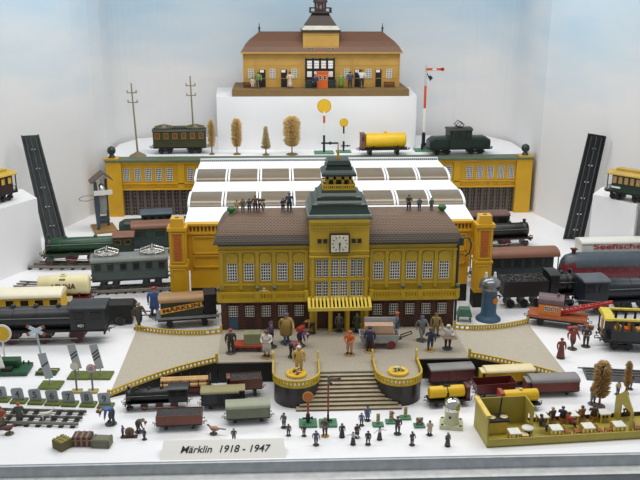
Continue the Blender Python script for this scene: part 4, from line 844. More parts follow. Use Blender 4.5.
def streamliner(pl, W, s):
    c, rz, L = pl; t = thing('streamlined_railcar', 'dark red and blue-grey streamlined railcar with rounded nose', 'railcar', c, rz)
    chassis(t, L-2, W*0.9, s, 2.3, BLK2, 4, r=0.85*s)
    def ring(x, k, kz): 
        p = [(-0.5, 2.0), (0.5, 2.0), (0.53, 3.6), (0.52, 5.6), (0.46, 7.0), (0.3, 8.2), (0.1, 8.7), (-0.1, 8.7), (-0.3, 8.2), (-0.46, 7.0), (-0.52, 5.6), (-0.53, 3.6)]
        return [(x, y*W*k, 2.0+(z-2.0)*kz) for y, z in p]
    rings = [ring(-L/2, 0.45, 0.62), ring(-L/2+0.5, 0.68, 0.78), ring(-L/2+1.4, 0.86, 0.92), ring(-L/2+3, 0.98, 0.99), ring(-L/2+4.5, 1, 1), ring(L/2, 1, 1)]
    mb = MB(); mb.loft(rings, 0, True); o = mb.build('car_body', [mat('stream_red', (108, 32, 40), 0.4), mat('stream_grey', (72, 82, 92), 0.4)], t)
    for p in o.data.polygons:
        if p.center.z > 0.062: p.material_index = 1
    for i in range(6): window(t, 1.9, 1.3, 1, 1, (-L/2+6.2+i*2.9, -W*0.525, 5.0), 0, fm=mat('stream_red', (108, 32, 40)), pm=mat('stream_pane', (96, 40, 42), 0.3))
    mb = MB(); mb.cyl((-L/2+3.2, 0, 8.6), (-L/2+3.2, 0, 9.8), 0.5, 0.6, 10); mb.box((-L/2+3.2, 0, 9.8), (1.6, 1.2, 0.3)); mb.build('horn', DRED, t)
streamliner(place(563, 288.6, 662, 286.2, 6.2), 6.2, 1.15)
steamer('streamlined_locomotive', 'blue-black locomotive with grey cab roof in front of the streamlined railcar', place(583, 318, 680, 314, 6.6), 6.6, 1.25, 1, 9.8, NAVY, mat('frame_black', (30, 32, 36), 0.5), roofm=mat('cab_grey_roof', (86, 90, 98), 0.45), nd=3, dr=1.7, cabfrac=0.24, domes=1, rb=2.6)
def opencoach(pl, W, s):
    c, rz, L = pl; t = thing('open_roof_coach', 'black coach with yellow roof frame and uncovered interior seats', 'coach', c, rz)
    chassis(t, L-0.6, W, s, 2.6, BLK2, 4, r=0.85*s); ends(t, L-0.6, W, 2.3, s)
    mb = MB(); mb.bx(-L/2, L/2, -W/2, W/2, 2.6, 2.9)
    for sy in (-1, 1): mb.bx(-L/2+1.6, L/2, sy*W/2-0.15, sy*W/2+0.15, 2.9, 5.0); mb.bx(-L/2+1.6, L/2, sy*W/2-0.15, sy*W/2+0.15, 7.0, 7.4)
    for i in range(9):
        x = -L/2+1.7+(L-1.9)*i/8
        for sy in (-1, 1): mb.bx(x-0.25, x+0.25, sy*W/2-0.15, sy*W/2+0.15, 5.0, 7.0)
    mb.bx(-L/2+1.5, -L/2+1.8, -W/2, W/2, 2.9, 7.2)
    for sy in (-1, 1): mb.bx(-L/2+0.1, -L/2+0.4, sy*W*0.46-0.15, sy*W*0.46+0.15, 2.9, 7.2)
    mb.bx(-L/2, -L/2+0.2, -W/2, W/2, 3.6, 3.9); mb.build('coach_body', mat('coach_black', (34, 38, 40), 0.4), t, bev=0.03)
    mb = MB()
    for sy in (-1, 1): mb.bx(-L/2+0.2, L/2, sy*W/2-0.35, sy*W/2+0.3, 7.4, 7.8)
    mb.prism(archroof(1, W, 7.3, 0.9, 0.1), 'x', -L/2-0.1, -L/2+1.9); mb.build('roof_frame', mat('roof_frame_yellow', (216, 194, 72), 0.45), t)
    for i in range(5):
        for sy in (-1, 1):
            x = -L/2+3.2+i*2.6; mb = MB(); mb.bx(x-0.5, x+0.5, sy*1.6-0.9, sy*1.6+0.9, 2.9, 4.0); mb.bx(x+0.4, x+0.7, sy*1.6-0.9, sy*1.6+0.9, 2.9, 5.6); mb.build('seat', ORG if i % 2 else TAN, t, bev=0.08)
    mb = MB(); mb.bx(-L/2+0.1, -L/2+0.35, -0.7, 0.7, 2.9, 6.4); mb.build('end_door', OCH, t)
opencoach(place(602, 352, 690, 356, 6.4), 6.4, 1.2)
# ---- on the rear terrace and the side plinths
zt = 19.5
electric('electric_railcar', 'olive green electric railcar with roof gear on the rear terrace', place(153, 155, 207, 154.2, 6.0, zt), 6.0, 1.2, zt*0+2.6, 8.0, mat('railcar_olive', (60, 60, 32), 0.5), mat('railcar_roof', (60, 60, 52), 0.5), 0.6, nwin=6, pans=2, panm=mat('olive_brass', (112, 104, 66), 0.4, 0.4), panh=0.9, panl=5.0, pane=mat('railcar_pane', (110, 70, 40), 0.4), winfr=OCH, cat='railcar')
o = bpy.data.objects['electric_railcar']; mb = MB(); mb.box((0, 0, 9.0), (5.0, 2.4, 0.9)); mb.build('roof_box', mat('roof_box_olive', (66, 70, 46), 0.5), o, bev=0.3)
tankcar('tank_wagon', 'yellow tank wagon with red brakeman cab on the rear terrace', place(361, 156.5, 408, 155.5, 5.4, zt), 5.4, 1.15, 2.4, 2.5, YTNK, cab='L', cabm=BRN)
electric('electric_locomotive', 'dark green electric locomotive with one raised pantograph on the rear terrace', place(429, 156, 491, 154.6, 6.0, zt), 6.0, 1.2, 2.4, 8.6, mat('terrace_loco_green', (24, 42, 33), 0.4), mat('terrace_loco_roof', (38, 42, 38), 0.4), 0.7, nwin=3, pans=1, panm=BLK, panh=1.7, hoods=0.32, nax=4)
coach('passenger_coach', 'dark brown coach with yellow windows and yellow clerestory on the left plinth', place(-24, 211.5, 19.5, 199.3, 5.6, 19.0), 5.6, 1.15, 2.6, 7.2, mat('coach_plum', (52, 36, 40), 0.45), mat('coach_yellow_roof', (196, 164, 52), 0.5), 0.8, nwin=5, nax=4, pane=mat('yellow_pane', (206, 170, 70), 0.4), rm_clerestory=mat('coach_yellow_roof', (196, 164, 52), 0.5))
t = coach('passenger_coach', 'dark green coach with tan roof and tan windows on the right plinth', place(604, 198.6, 645, 205.8, 5.6, 19.0), 5.6, 1.15, 2.6, 7.2, mat('coach_bottle', (34, 56, 46), 0.45), mat('coach_tan_roof', (188, 156, 70), 0.5), 0.8, nwin=5, nax=4, pane=mat('tan_pane', (176, 140, 104), 0.4), frame=OCH, rm_clerestory=mat('coach_tan_roof', (188, 156, 70), 0.5))  # window panes are simply coloured tan
mb = MB(); mb.bx(-4, -1.5, -2.95, -2.86, 3.5, 4.0); mb.build('destination_board', WHT, t)
# ================================================================== leaning and lying track, signs, trees, signals
def track(name, label, p0, p1, w, t_len=None, sleepers=8, rails=3, h=0.9, z=0.0, base=None, cat='track'):
    a, b = Vector(p0), Vector(p1); d = b-a; L = d.length; t = thing(name, label, cat, ((a+b)/2)+Vector((0, 0, z)), math.atan2(d.y, d.x))
    for i in range(sleepers):
        x = -L/2+L*(i+0.5)/sleepers; mb = MB(); mb.box((x, 0, 0.2*h), (0.55*w/3, w*1.25, 0.4*h), 0, taper=0.85); mb.build('sleeper', BLK2, t)
    ys = [-w/2, 0, w/2] if rails == 3 else [-w/2, w/2]
    for y in ys:
        mb = MB(); mb.bx(-L/2, L/2, y-0.05*w, y+0.05*w, 0.4*h, 0.55*h); mb.bx(-L/2, L/2, y-0.015*w, y+0.015*w, 0.55*h, 0.85*h); mb.cyl((-L/2, y, 0.9*h), (L/2, y, 0.9*h), 0.13*h, n=8); mb.build('rail', STEEL, t)
    return t
a, b = G(2, 271), G(96, 276); tL = track('straight_track', 'three-rail tinplate track under the green steam locomotive', a+Vector((0, 3.5, 0)), b+Vector((0, 7.5, 0)), 4.2, sleepers=9, h=1.15)
a, b = G(84, 296), G(182, 291); track('straight_track', 'dark sleepered track under the grey-green electric locomotive', a+Vector((0, 2.2, 0)), b+Vector((0, 2.2, 0)), 3.6, sleepers=11, h=1.15)
a, b = G(14, 289), G(60, 291); track('straight_track', 'short dark track end left of the cream tank wagon', a+Vector((0, 2.5, 0)), b+Vector((0, 2.5, 0)), 3.6, sleepers=3, h=0.8)
a, b = G(-12, 424.5), G(80, 427); track('straight_track', 'three-rail track with slanting black sleepers at the front left', a+Vector((0, 2.3, 0)), b+Vector((0, 2.3, 0)), 4.6, sleepers=8, h=0.9)
# two dark grey track panels standing on end
PANEL = mat('panel_grey', (62, 66, 66), 0.5, 0.1); PANEL2 = mat('panel_black', (32, 35, 38), 0.45, 0.1)
def leaner(label, b0, b1, t0, t1, m):
    t = thing('bridge_track_panel', label, 'track', (0, 0, 0)); b0, b1, t0, t1 = map(Vector, (b0, b1, t0, t1)); up = ((t0+t1)-(b0+b1)).normalized(); rt = (b1-b0).normalized(); nr = rt.cross(up).normalized()
    if nr.y > 0: nr = -nr
    def P(u, v, k): return (b0.lerp(b1, u)).lerp(t0.lerp(t1, u), v)+nr*k
    def strip(mb, u0, u1, v0, v1, k0, k1): mb.loft([[P(u0, v0, k0), P(u1, v0, k0), P(u1, v0, k1), P(u0, v0, k1)], [P(u0, v1, k0), P(u1, v1, k0), P(u1, v1, k1), P(u0, v1, k1)]], 0)
    mb = MB(); strip(mb, 0, 1, 0, 1, 0, 0.3); mb.build('deck', m, t)
    for u in (0.0, 0.92): mb = MB(); strip(mb, u, u+0.08, 0, 1, 0.3, 1.0); mb.build('girder', m, t)
    for u in (0.22, 0.5, 0.78): mb = MB(); strip(mb, u-0.025, u+0.025, 0.02, 0.98, 0.3, 0.7); mb.build('rail', mat('panel_rail', (92, 98, 100), 0.4, 0.4), t)
    for k in range(6):
        v = 0.1+0.155*k
        for u in (0.42, 0.58): mb = MB(); strip(mb, u-0.03, u+0.03, v, v+0.012, 0.3, 0.9); mb.build('clip', TIN, t)
    return t
q = G(49, 259); q2 = G(73, 255); leaner('dark grey bridge track panel leaning upright beside the left plinth', q, (q2.x, q.y+1.5, 0), AY(21, 136, 77), AY(39, 135, 77), PANEL)
q = AY(563, 237, 79.5); q2 = AY(583, 241, 78); leaner('black bridge track panel leaning upright behind the white refrigerator wagon', (q.x, 79.5, 0), (q2.x, 78, 0), AY(588, 133, 73), AY(606, 136, 72), PANEL2)
# grey switch track at the right edge
a, b = G(589, 380), G(660, 384); d = b-a; t = thing('switch_track', 'flat dark grey track with a raised box at the right edge', 'track', (a+b)/2+Vector((0, 2.6, 0)), math.atan2(d.y, d.x)); L = d.length
GT = mat('track_bed_grey', (72, 76, 80), 0.5)
mb = MB(); mb.prism([(-2.8, 0), (2.8, 0), (2.0, 0.7), (-2.0, 0.7)], 'x', -L/2, L/2); mb.build('track_bed', GT, t)
mb = MB(); mb.bx(-L/2+2.3, -L/2+5.2, -0.3, 2.6, 0.5, 1.3); mb.bx(-L/2+3.2, -L/2+4.3, 0.5, 1.8, 1.3, 1.6); mb.build('switch_box', GT, t, bev=0.1)
for y in (-1.2, 0, 1.2): mb = MB(); mb.bx(-L/2-(1.2 if y > 1 else 0), L/2, y-0.1, y+0.1, 0.7, 0.95); mb.build('rail', STEEL, t)
# bell tower of a level crossing
t = thing('crossing_bell', 'blue-grey crossing bell tower on a tan base left of the hall', 'signal', G(103, 231)+Vector((0, 2, 0)), R(20)); t.scale = (1.15, 1.15, 1.15)
mb = MB(); mb.box((0, 0, 0.3), (6.2, 9, 0.6)); mb.build('base', mat('tan_base', (150, 118, 66), 0.6), t, bev=0.06)
BG = mat('blue_grey_post', (62, 76, 88), 0.45)
mb = MB(); mb.loft([[(-2.1, -2.2, 0.6), (-1.3, -2.2, 0.6), (-1.3, -1.4, 0.6), (-2.1, -1.4, 0.6)], [(-2.4, -2.0, 7.5), (-0.9, -2.0, 7.5), (-0.9, -1.4, 7.5), (-2.4, -1.4, 7.5)], [(-2.2, -1.9, 14), (-1.4, -1.9, 14), (-1.4, -1.3, 14), (-2.2, -1.3, 14)]], 0); mb.build('post', BG, t)
mb = MB(); mb.loft([[(1.2, 1.4, 0.6), (1.9, 1.4, 0.6), (1.9, 2.1, 0.6), (1.2, 2.1, 0.6)], [(1.2, 1.3, 14), (1.9, 1.3, 14), (1.9, 1.9, 14), (1.2, 1.9, 14)]], 0); mb.build('post', BG, t)
mb = MB(); mb.loft([[(-3, -2.6, 13.6), (-3, 2.6, 13.6), (-3, 2.6, 13.9), (-3, -2.6, 13.9)], [(0.4, -2.6, 16.2), (0.4, 2.6, 16.2), (0.4, 2.6, 16.5), (0.4, -2.6, 16.5)], [(2.9, -2.6, 14.2), (2.9, 2.6, 14.2), (2.9, 2.6, 14.5), (2.9, -2.6, 14.5)]], 0); mb.build('roof', mat('bell_roof', (92, 80, 66), 0.55), t)
mb = MB(); mb.lathe([(0.3, 13.2), (0.9, 12.6), (1.3, 11.0), (1.5, 10.0), (0.4, 9.8)], (0, 0, 0), 14); mb.cyl((0, 0, 13), (0, 0, 14.5), 0.2, n=6); mb.build('bell', TIN, t)
mb = MB(); mb.bx(-2.4, 2.6, -2.5, -2.2, 10.4, 11.7); mb.build('sign_board', WHT, t)
mb = MB(); mb.loft([[(-0.6, -0.6, 4.5), (0.6, -0.6, 4.5), (0.6, 0.6, 4.5), (-0.6, 0.6, 4.5)], [(-1.1, -0.8, 6), (1.1, -0.8, 6), (1.1, 0.8, 6), (-1.1, 0.8, 6)], [(-1.1, -0.8, 9.6), (1.1, -0.8, 9.6), (1.1, 0.8, 9.6), (-1.1, 0.8, 9.6)]], 0); mb.build('mechanism', mat('mechanism_grey', (150, 150, 146), 0.4), t)
mb = MB(); mb.tube([(-2.2, -2, 10.3), (-5.0, -2.4, 10.6), (-6.4, -2.5, 10.1), (-6.2, -2.5, 9.4), (-4.6, -2.4, 9.1), (-2.3, -2, 9.4)], 0.1, 6); mb.build('wire_loop', GREYM, t)
mb = MB(); mb.bx(-0.9, 1.2, 0.6, 1.2, 1.5, 3.6); mb.bx(-1.6, 1.6, -1.6, -1.2, 3.0, 3.4); mb.build('brace', BG, t)
# blue bollard with grey head
t = thing('lamp_pillar', 'blue pillar with flared foot and grey domed head right of the station', 'pillar', G(488, 319))
mb = MB(); mb.lathe([(3.0, 0), (2.9, 0.4), (2.2, 0.9), (1.8, 1.6), (1.75, 7.0), (1.9, 7.4)], n=24); mb.build('column', BLUE, t)
mb = MB(); mb.lathe([(1.9, 7.4), (2.5, 7.7), (2.55, 8.6), (2.3, 9.6), (1.5, 10.2), (0.5, 10.5), (0, 10.5)], n=24); mb.build('head', mat('head_grey', (128, 130, 134), 0.25, 0.6), t)
for dx in (-1.0, 1.1): mb = MB(); mb.lathe([(0.35, 9.9), (0.45, 10.6), (0.25, 11.2), (0.3, 11.5), (0, 11.7)], (dx, 0.3, 0), 8); mb.build('knob', WHT, t)
mb = MB(); mb.cyl((0.9, -1.5, 5.2), (1.1, -1.85, 5.2), 0.75, n=14); mb.build('dial', ORG, t)
for a in (-60, 20, 100): mb = MB(); q = R(a); mb.cyl((2.4*math.cos(q), 2.4*math.sin(q), 8.4), (2.75*math.cos(q), 2.75*math.sin(q), 8.4), 0.4, n=8); mb.build('porthole', BLK2, t)
# small green stand beside the station
t = thing('green_stand', 'small green stand in the corner between station and right ramp', 'stand', G(463, 322)+Vector((0.4, 0.8, 0)), R(-8)); GS = mat('stand_green', (70, 118, 96), 0.5)
mb = MB(); mb.prism([(-1.8, 1.4), (1.8, 1.4), (1.2, 3.2), (-1.2, 3.2)], 'y', -1.2, 1.2); mb.build('top', GS, t, bev=0.08)
for x in (-1.4, 1.4):
    for y in (-0.8, 0.8): mb = MB(); mb.bx(x-0.18, x+0.18, y-0.18, y+0.18, 0, 1.5); mb.build('leg', GS, t)
# ---- bottle-brush trees
def tree(px, py, hpx, wpx, z, label, m, shape=1, Y=None, seed=1):
    p = G(px, py, z); s = SCL(p); h = hpx/s/0.95; w = wpx/s*1.12; t = thing('bottle_brush_tree', label, 'tree', p, 0, None); random.seed(seed)
    mb = MB(); mb.lathe([(w*0.32, 0), (w*0.28, 0.35), (0.3, 0.6), (0.22, 1.0), (0.12, h*0.96)], n=8); mb.build('trunk', mat('tree_trunk', (112, 84, 52), 0.7), t)
    mb = MB(); z0 = h*0.22; n = 900
    for i in range(n):
        f = random.random(); zz = z0+(h-z0)*f; pr = {1: min(1, 1.25*math.sin(math.pi*min(0.95, 0.10+f*0.86))**0.55), 2: 1.05-0.72*f}[shape]; r = w/2*pr*random.uniform(0.75, 1.05); a = random.uniform(0, 2*math.pi)
        q = Vector((math.cos(a), math.sin(a), 0)); e = q*r+Vector((0, 0, zz+r*0.18)); c = Vector((0, 0, zz)); sd = Vector((-q.y, q.x, 0))*w*0.05; u = Vector((0, 0, w*0.045)); k = c.lerp(e, 0.55)
        mb.add([c, k+sd+u*0, k+u, k-sd, k-u, e], [(0, 1, 2), (0, 2, 3), (0, 3, 4), (0, 4, 1), (5, 2, 1), (5, 3, 2), (5, 4, 3), (5, 1, 4)], 0)
    mb.build('foliage', m, t)['kind'] = 'stuff'
    return t
TT = mat('tree_tan', (206, 176, 120), 0.85, 0, 0.25, 150); TO = mat('tree_olive_tan', (182, 164, 116), 0.85, 0, 0.25, 150); TB = mat('tree_brown', (180, 146, 98), 0.85, 0, 0.3, 150)
tree(212, 154.5, 33, 8, zt, 'slim tan tree just right of the olive railcar', TT, seed=1)
tree(237, 154.5, 34, 11, zt, 'tan tree, second from the olive railcar', TT, seed=2)
tree(266, 155, 27, 10, zt, 'short olive-tan pointed tree between two taller tan ones', TO, 2, seed=3)
tree(292, 154.5, 36, 17, zt, 'broad round tan tree left of the large yellow disc signal', TT, seed=4)
tree(599, 407, 47, 18, 0, 'bushy brown tree behind the waiting room tables', TB, 1, seed=5)
tree(626, 394, 34, 8, 0, 'slim brown tree standing before the grey switch track', TB, 1, seed=6)
# ---- telegraph poles
for (px, py, top, lean), lb in zip(((138, 156, (131, 83), 0), (194.5, 149, (190, 76), 0)), ('tall telegraph pole on a brown mound left of the olive railcar', 'tall telegraph pole behind the olive railcar')):
    p = G(px, py, zt); tp = AY(*top, p.y); d = tp-p; t = thing('telegraph_pole', lb, 'telegraph pole', p); PM = mat('pole_olive', (138, 128, 92), 0.6)
    mb = MB(); mb.cyl((0, 0, 0), d, 0.34, 0.22, 8); mb.build('pole', PM, t)
    mb = MB(); mb.lathe([(3.0, 0), (2.4, 0.5), (1.2, 1.1), (0.4, 1.6), (0, 1.7)], n=14); mb.build('base', mat('mound_brown', (122, 108, 82), 0.8), t)
    for f in (0.74, 0.87):
        c = d*f; mb = MB(); mb.bx(c.x-1.7, c.x+1.7, c.y-0.35, c.y-0.1, c.z-0.15, c.z+0.15); ca = mb.build('crossarm', PM, t)
        for x in (-1.5, 1.5): mb = MB(); mb.lathe([(0.12, 0.1), (0.32, 0.3), (0.3, 0.8), (0.12, 1.0), (0, 1.0)], (c.x+x, c.y-0.22, c.z), 8); mb.build('insulator', mat('insulator_grey', (170, 172, 160), 0.4), ca)
# ---- disc and arm signals
def disc_signal(px, py, hpx, rpx, z, label, dcol, bands, basem, bw=2.6, ring=None, dtilt=0, mech=True, bd=None):
    p = G(px, py, z); s = SCL(p); h = hpx/s/0.95; r = rpx/s; t = thing('disc_signal', label, 'signal', p)
    mb = MB(); mb.box((0, 0, 0.2), (bw*2, (bd or bw)*1.6, 0.4)); mb.build('base', basem, t, bev=0.08)
    mb = MB(); z0 = 0.4; ms = []
    zs = [0.4]+[0.4+(h-1.75*r-0.4)*f for f, _ in bands]
    for i, (f, m) in enumerate(bands): mb.cyl((0, 0, zs[i]), (0, 0, zs[i+1]), 0.055*h*0.28+0.1, n=8, m=i); ms.append(m)
    mb.build('post', ms, t)
    mb = MB(); mb.cyl((0, -0.12, h-r), (0, 0.0, h-r), r, n=24, m=1, smooth=False); mb.cyl((0, -0.18, h-r), (0, -0.05, h-r), r*0.86, n=24, m=0, smooth=False)
    if ring: mb.cyl((0, -0.24, h-r), (0, -0.1, h-r), r*0.5, n=20, m=2, smooth=False)
    mb.build('disc', [dcol, mat('disc_rim', (204, 160, 26), 0.5), BLK2] if not ring else [dcol, RED, ring], t)
    if mech:
        mb = MB(); mb.bx(-0.35, 0.35, -0.4, 0.4, h*0.12, h*0.3); mb.bx(-1.0, 2.8*bw/2.6*h/14, -0.15, 0.15, h*0.17, h*0.2); mb.cyl((1.6*h/14, -0.3, h*0.185), (1.6*h/14, 0.3, h*0.185), 0.4*h/14, n=10); mb.build('lever', BLK2, t)
    return t
SD = mat('signal_yellow', (222, 176, 24), 0.45, 0, 0.05)
disc_signal(324, 153, 51, 7, zt, 'large yellow disc signal on the rear terrace', SD, [(0.42, BLK2), (0.72, WHT), (0.9, RED), (1, WHT)], BASEG, 3.4)
disc_signal(343.5, 152, 32, 4.3, zt, 'small yellow disc signal just right of the large one', SD, [(0.4, BLK2), (0.7, WHT), (1, BLK2)], BASEG, 2.6)
disc_signal(308, 424, 34, 5.5, 0, 'orange disc signal on a green base left of the stair foot', mat('signal_orange', (190, 108, 56), 0.45), [(0.3, BLK2), (1, mat('post_rust', (150, 70, 44), 0.5))], BASEG, 1.6, bd=1.8)
def arm_signal(px, py, hpx, z, label, bands, bw, arm, armcol, armm2):
    p = G(px, py, z); s = SCL(p); h = hpx/s/0.95; t = thing('arm_signal', label, 'signal', p); k = h/25
    mb = MB(); mb.box((0, 0, 0.2), (bw*2, bw*1.7, 0.4)); mb.build('base', BASEG, t, bev=0.08)
    mb = MB(); zs = [0.4]+[h*f for f, _ in bands]
    for i, (f, m) in enumerate(bands): mb.box((0, 0, (zs[i]+zs[i+1])/2), (0.55*k+0.1, 0.4*k+0.1, zs[i+1]-zs[i]), i)
    mb.build('post', [m for _, m in bands], t)
    L = arm/s; mb = MB(); mb.box((L/2, -0.3*k-0.1, h*0.95), (L, 0.1, 0.55*k+0.12), 0); mb.cyl((L, -0.3*k-0.05, h*0.95), (L, -0.3*k-0.15, h*0.95), 0.45*k+0.1, n=16, smooth=False); mb.box((L*0.5, -0.3*k-0.17, h*0.95), (L*0.25, 0.06, 0.4*k), 1); mb.build('arm', [armcol, armm2], t)
    mb = MB(); mb.cyl((0.9*k, -0.5*k, h*0.87), (1.6*k, -0.5*k, h*0.84), 0.5*k, n=10); mb.cyl((0.3*k, -0.4*k, h*0.9), (1.3*k, -0.4*k, h*0.82), 0.12*k+0.03, n=6); mb.build('spectacle', BLK2, t)
    mb = MB(); mb.bx(-0.6*k, 0.6*k, -0.6*k, 0.6*k, 0.4, h*0.08); mb.cyl((0, 0, h*0.08), (0, 0, h*0.2), 0.55*k, n=10); mb.bx(0.3*k, 2.0*k, -0.3*k, 0.3*k, h*0.06, h*0.09); mb.build('winch', BLK2, t)
    return t
arm_signal(423, 150.5, 80, zt, 'tall signal mast with red arm left of the green terrace locomotive', [(0.22, BLK2), (0.5, WHT), (0.76, RED), (1, mat('mast_grey', (186, 188, 186), 0.4))], 3.2, 16, RED, WHT)
arm_signal(328, 424, 50, 0, 'small rusty arm signal on a green base at the stair foot', [(0.3, BLK2), (0.85, mat('post_rust', (150, 70, 44), 0.5)), (1, GREYM)], 1.6, 11, GREYM, RED)
# ---- sign plates
def base_plate(t, w, d, m, h=0.4): MB().box((0, 0, h/2), (w, d, h)).build('base', m, t, bev=0.12)
BW = mat('beacon_grey', (172, 178, 180), 0.45, 0, 0.04)
for px, py, n, lb, hp in ((49, 390, 1, 'grey approach beacon with one black stripe', 38), (78, 380, 2, 'grey approach beacon with two black stripes', 38), (100, 380, 3, 'grey approach beacon with three black stripes', 38)):
    p = G(px, py); s = SCL(p); t = thing('approach_beacon', lb+' at the left front', 'sign', p+Vector((0, 1.7, 0)), R(-4)); base_plate(t, 4.3, 3.6, OLIVE)
    mb = MB(); mb.cyl((-0.1, 0, 0.4), (-0.2, 0, 1.6), 0.14, n=8); mb.build('post', BW, t)
    mb = MB(); mb.box((0, 0, 0), (1.6, 0.14, 5.4), 0)
    for k in range(n): mb.box((0, -0.1, 0.35+(k-(n-1)/2)*0.66), (1.75, 0.05, 0.22), 1, (0, R(-28), 0))
    o = mb.build('plate', [BW, BLK2], t, loc=(-0.75, 0, 4.3)); o.rotation_euler = (0, R(-11), 0)
disc_signal(77, 392, 31, 4.4, 0, 'small white round sign before the two-stripe beacon', WHT, [(1, GREYM)], mat('base_sand', (164, 152, 92), 0.7), 1.0, mech=False, bd=1.0)
disc_signal(93, 392, 29, 4.8, 0, 'small round sign with red ring before the three-stripe beacon', mat('ring_white', (206, 200, 200), 0.5), [(1, GREYM)], mat('base_sand', (164, 152, 92), 0.7), 1.0, ring=mat('ring_grey', (170, 150, 156), 0.5), mech=False, bd=1.0)
for i, (px, py, dg) in enumerate(((1, 402.5, '3'), (18, 404, '4'), (35.5, 405, '5'), (52.5, 406, '6'), (69, 407, '7'), (87.5, 407.5, '8'), (105, 409, '9'))):
    p = G(px, py); t = thing('number_sign', 'small grey number plate on a green foot, '+('first of seven, at the left picture edge', 'second from the left', 'third of seven, below the one-stripe beacon', 'middle of the row of seven', 'fifth from the left', 'sixth from the left', 'last of seven, beside the ramp foot')[i], 'sign', p+Vector((0, 0.9, 0)), R(-6)); base_plate(t, 2.9, 2.1, OLIVE, 0.45)
    mb = MB(); w, h = 1.15, 2.4; poly = [(-w, 0), (w, 0), (w, h-0.3), (w-0.3, h), (-w+0.3, h), (-w, h-0.3)]; mb.prism(poly, 'y', -0.08, 0.08); pl = mb.build('plate', GPLATE, t, loc=(-0.1, 0, 0.45)); pl.rotation_euler = (0, R(-6), 0)
    text('number', dg, 1.8, pl, mat('digit_grey', (74, 76, 80), 0.6), (0, -0.11, 1.15), bold=0.02)
# St Andrew's cross
p = G(45, 377); t = thing('crossing_sign', 'white crossing cross with red tips before the big black locomotive', 'sign', p+Vector((0, 2.0, 0)), R(-4)); base_plate(t, 4.2, 3.0, DGB)
mb = MB(); mb.cyl((-0.6, 0, 0.4), (-1.5, 0, 9.3), 0.22, n=8); mb.build('post', mat('post_pale_blue', (176, 192, 196), 0.5), t)
for k, a in enumerate((28, -28)):
    mb = MB(); mb.box((0, 0, 0), (2.9, 0.12, 0.7), 0); mb.box((-1.75, 0, 0), (0.6, 0.12, 0.7), 1); mb.box((1.75, 0, 0), (0.6, 0.12, 0.7), 1); o = mb.build('cross_board', [mat('cross_white', (206, 218, 226), 0.5), mat('cross_red', (150, 90, 70), 0.5)], t, loc=(-1.45, -0.25-0.13*k, 9.3)); o.rotation_euler = (0, R(a), 0)
mb = MB(); mb.tube([(-2.0, -1.0, 0.6), (-0.6, -1.2, 0.9), (0.8, -0.8, 1.1), (2.2, -0.3, 0.7)], 0.16, 6); mb.build('chain', BRASS, t)
# level crossing block at the left edge
p = G(10, 377); t = thing('level_crossing', 'green crossing base with raised block and red-white post at the left edge', 'crossing', p+Vector((-1.0, 2.6, 0))); base_plate(t, 8.6, 5.0, DGB, 0.9)
mb = MB(); mb.box((0.2, 0.8, 1.7), (4.0, 2.2, 1.6)); mb.build('gear_housing', DGB, t, bev=0.15)
mb = MB(); mb.box((-0.8, -1.6, 2.4), (0.8, 0.5, 3.0), 0, (0, R(-12), 0)); mb.box((-1.4, -1.6, 5.0), (0.8, 0.5, 2.4), 1, (0, R(-12), 0)); mb.build('barrier_post', [WHT, RED], t)
mb = MB(); mb.box((0.2, -1.5, 1.2), (2.2, 1.2, 0.8)); mb.build('counterweight', BLK2, t)
for x in (2.6, 3.6): mb = MB(); mb.bx(x-0.15, x+0.15, 1.6, 1.9, 0.9, 1.5); mb.build('pin', DGB, t)
p = G(-2, 369); t = thing('disc_signal', 'yellow round signal with white rim at the left picture edge', 'signal', p+Vector((0.4, 3.4, 0))); base_plate(t, 2, 2, DGB, 0.35)
mb = MB(); mb.cyl((0, 0, 0.3), (0, 0, 5.6), 0.2, n=8); mb.build('post', WHT, t)
mb = MB(); mb.cyl((0, -0.15, 6.4), (0, 0.1, 6.4), 1.95, n=28, m=1, smooth=False); mb.cyl((0, -0.25, 6.4), (0, -0.1, 6.4), 1.55, n=28, m=0, smooth=False); mb.build('disc', [SD, WHT], t)
# small signs before the stair
for px, py, kind, lb in ((378.5, 427.5, 0, 'first small tan post sign right of the stair, on a green base'), (391.5, 424.5, 0, 'middle small tan post sign right of the stair, on a green base'), (406, 420.5, 0, 'third small tan post sign below the right round wall'), (420, 428.5, 1, 'small crossed board sign on a green base below the yellow tank wagon')):
    p = G(px, py); t = thing('post_sign', lb, 'sign', p+Vector((0, 0.8, 0))); base_plate(t, 2.0, 1.6, BASEG, 0.35)
    TP = mat('tan_sign', (178, 164, 116), 0.55)
    if kind == 0:
        mb = MB(); mb.bx(-0.32, 0.32, -0.1, 0.1, 0.3, 2.3, 0); mb.build('plate', TP, t)
        mb = MB(); mb.box((0, -0.13, 1.7), (0.4, 0.05, 0.12), 0, (0, R(25), 0)); mb.box((0, -0.13, 1.2), (0.4, 0.05, 0.12), 0, (0, R(-25), 0)); mb.build('marking', DBRN, t)
    else:
        mb = MB(); mb.bx(-0.62, 0.62, -0.1, 0.1, 0.35, 1.75); mb.build('plate', mat('board_pale', (170, 166, 146), 0.5), t)
        mb = MB(); mb.box((0, -0.14, 1.05), (1.6, 0.05, 0.2), 0, (0, R(45), 0)); mb.box((0, -0.16, 1.05), (1.6, 0.05, 0.2), 0, (0, R(-45), 0)); mb.build('cross', DRED, t)
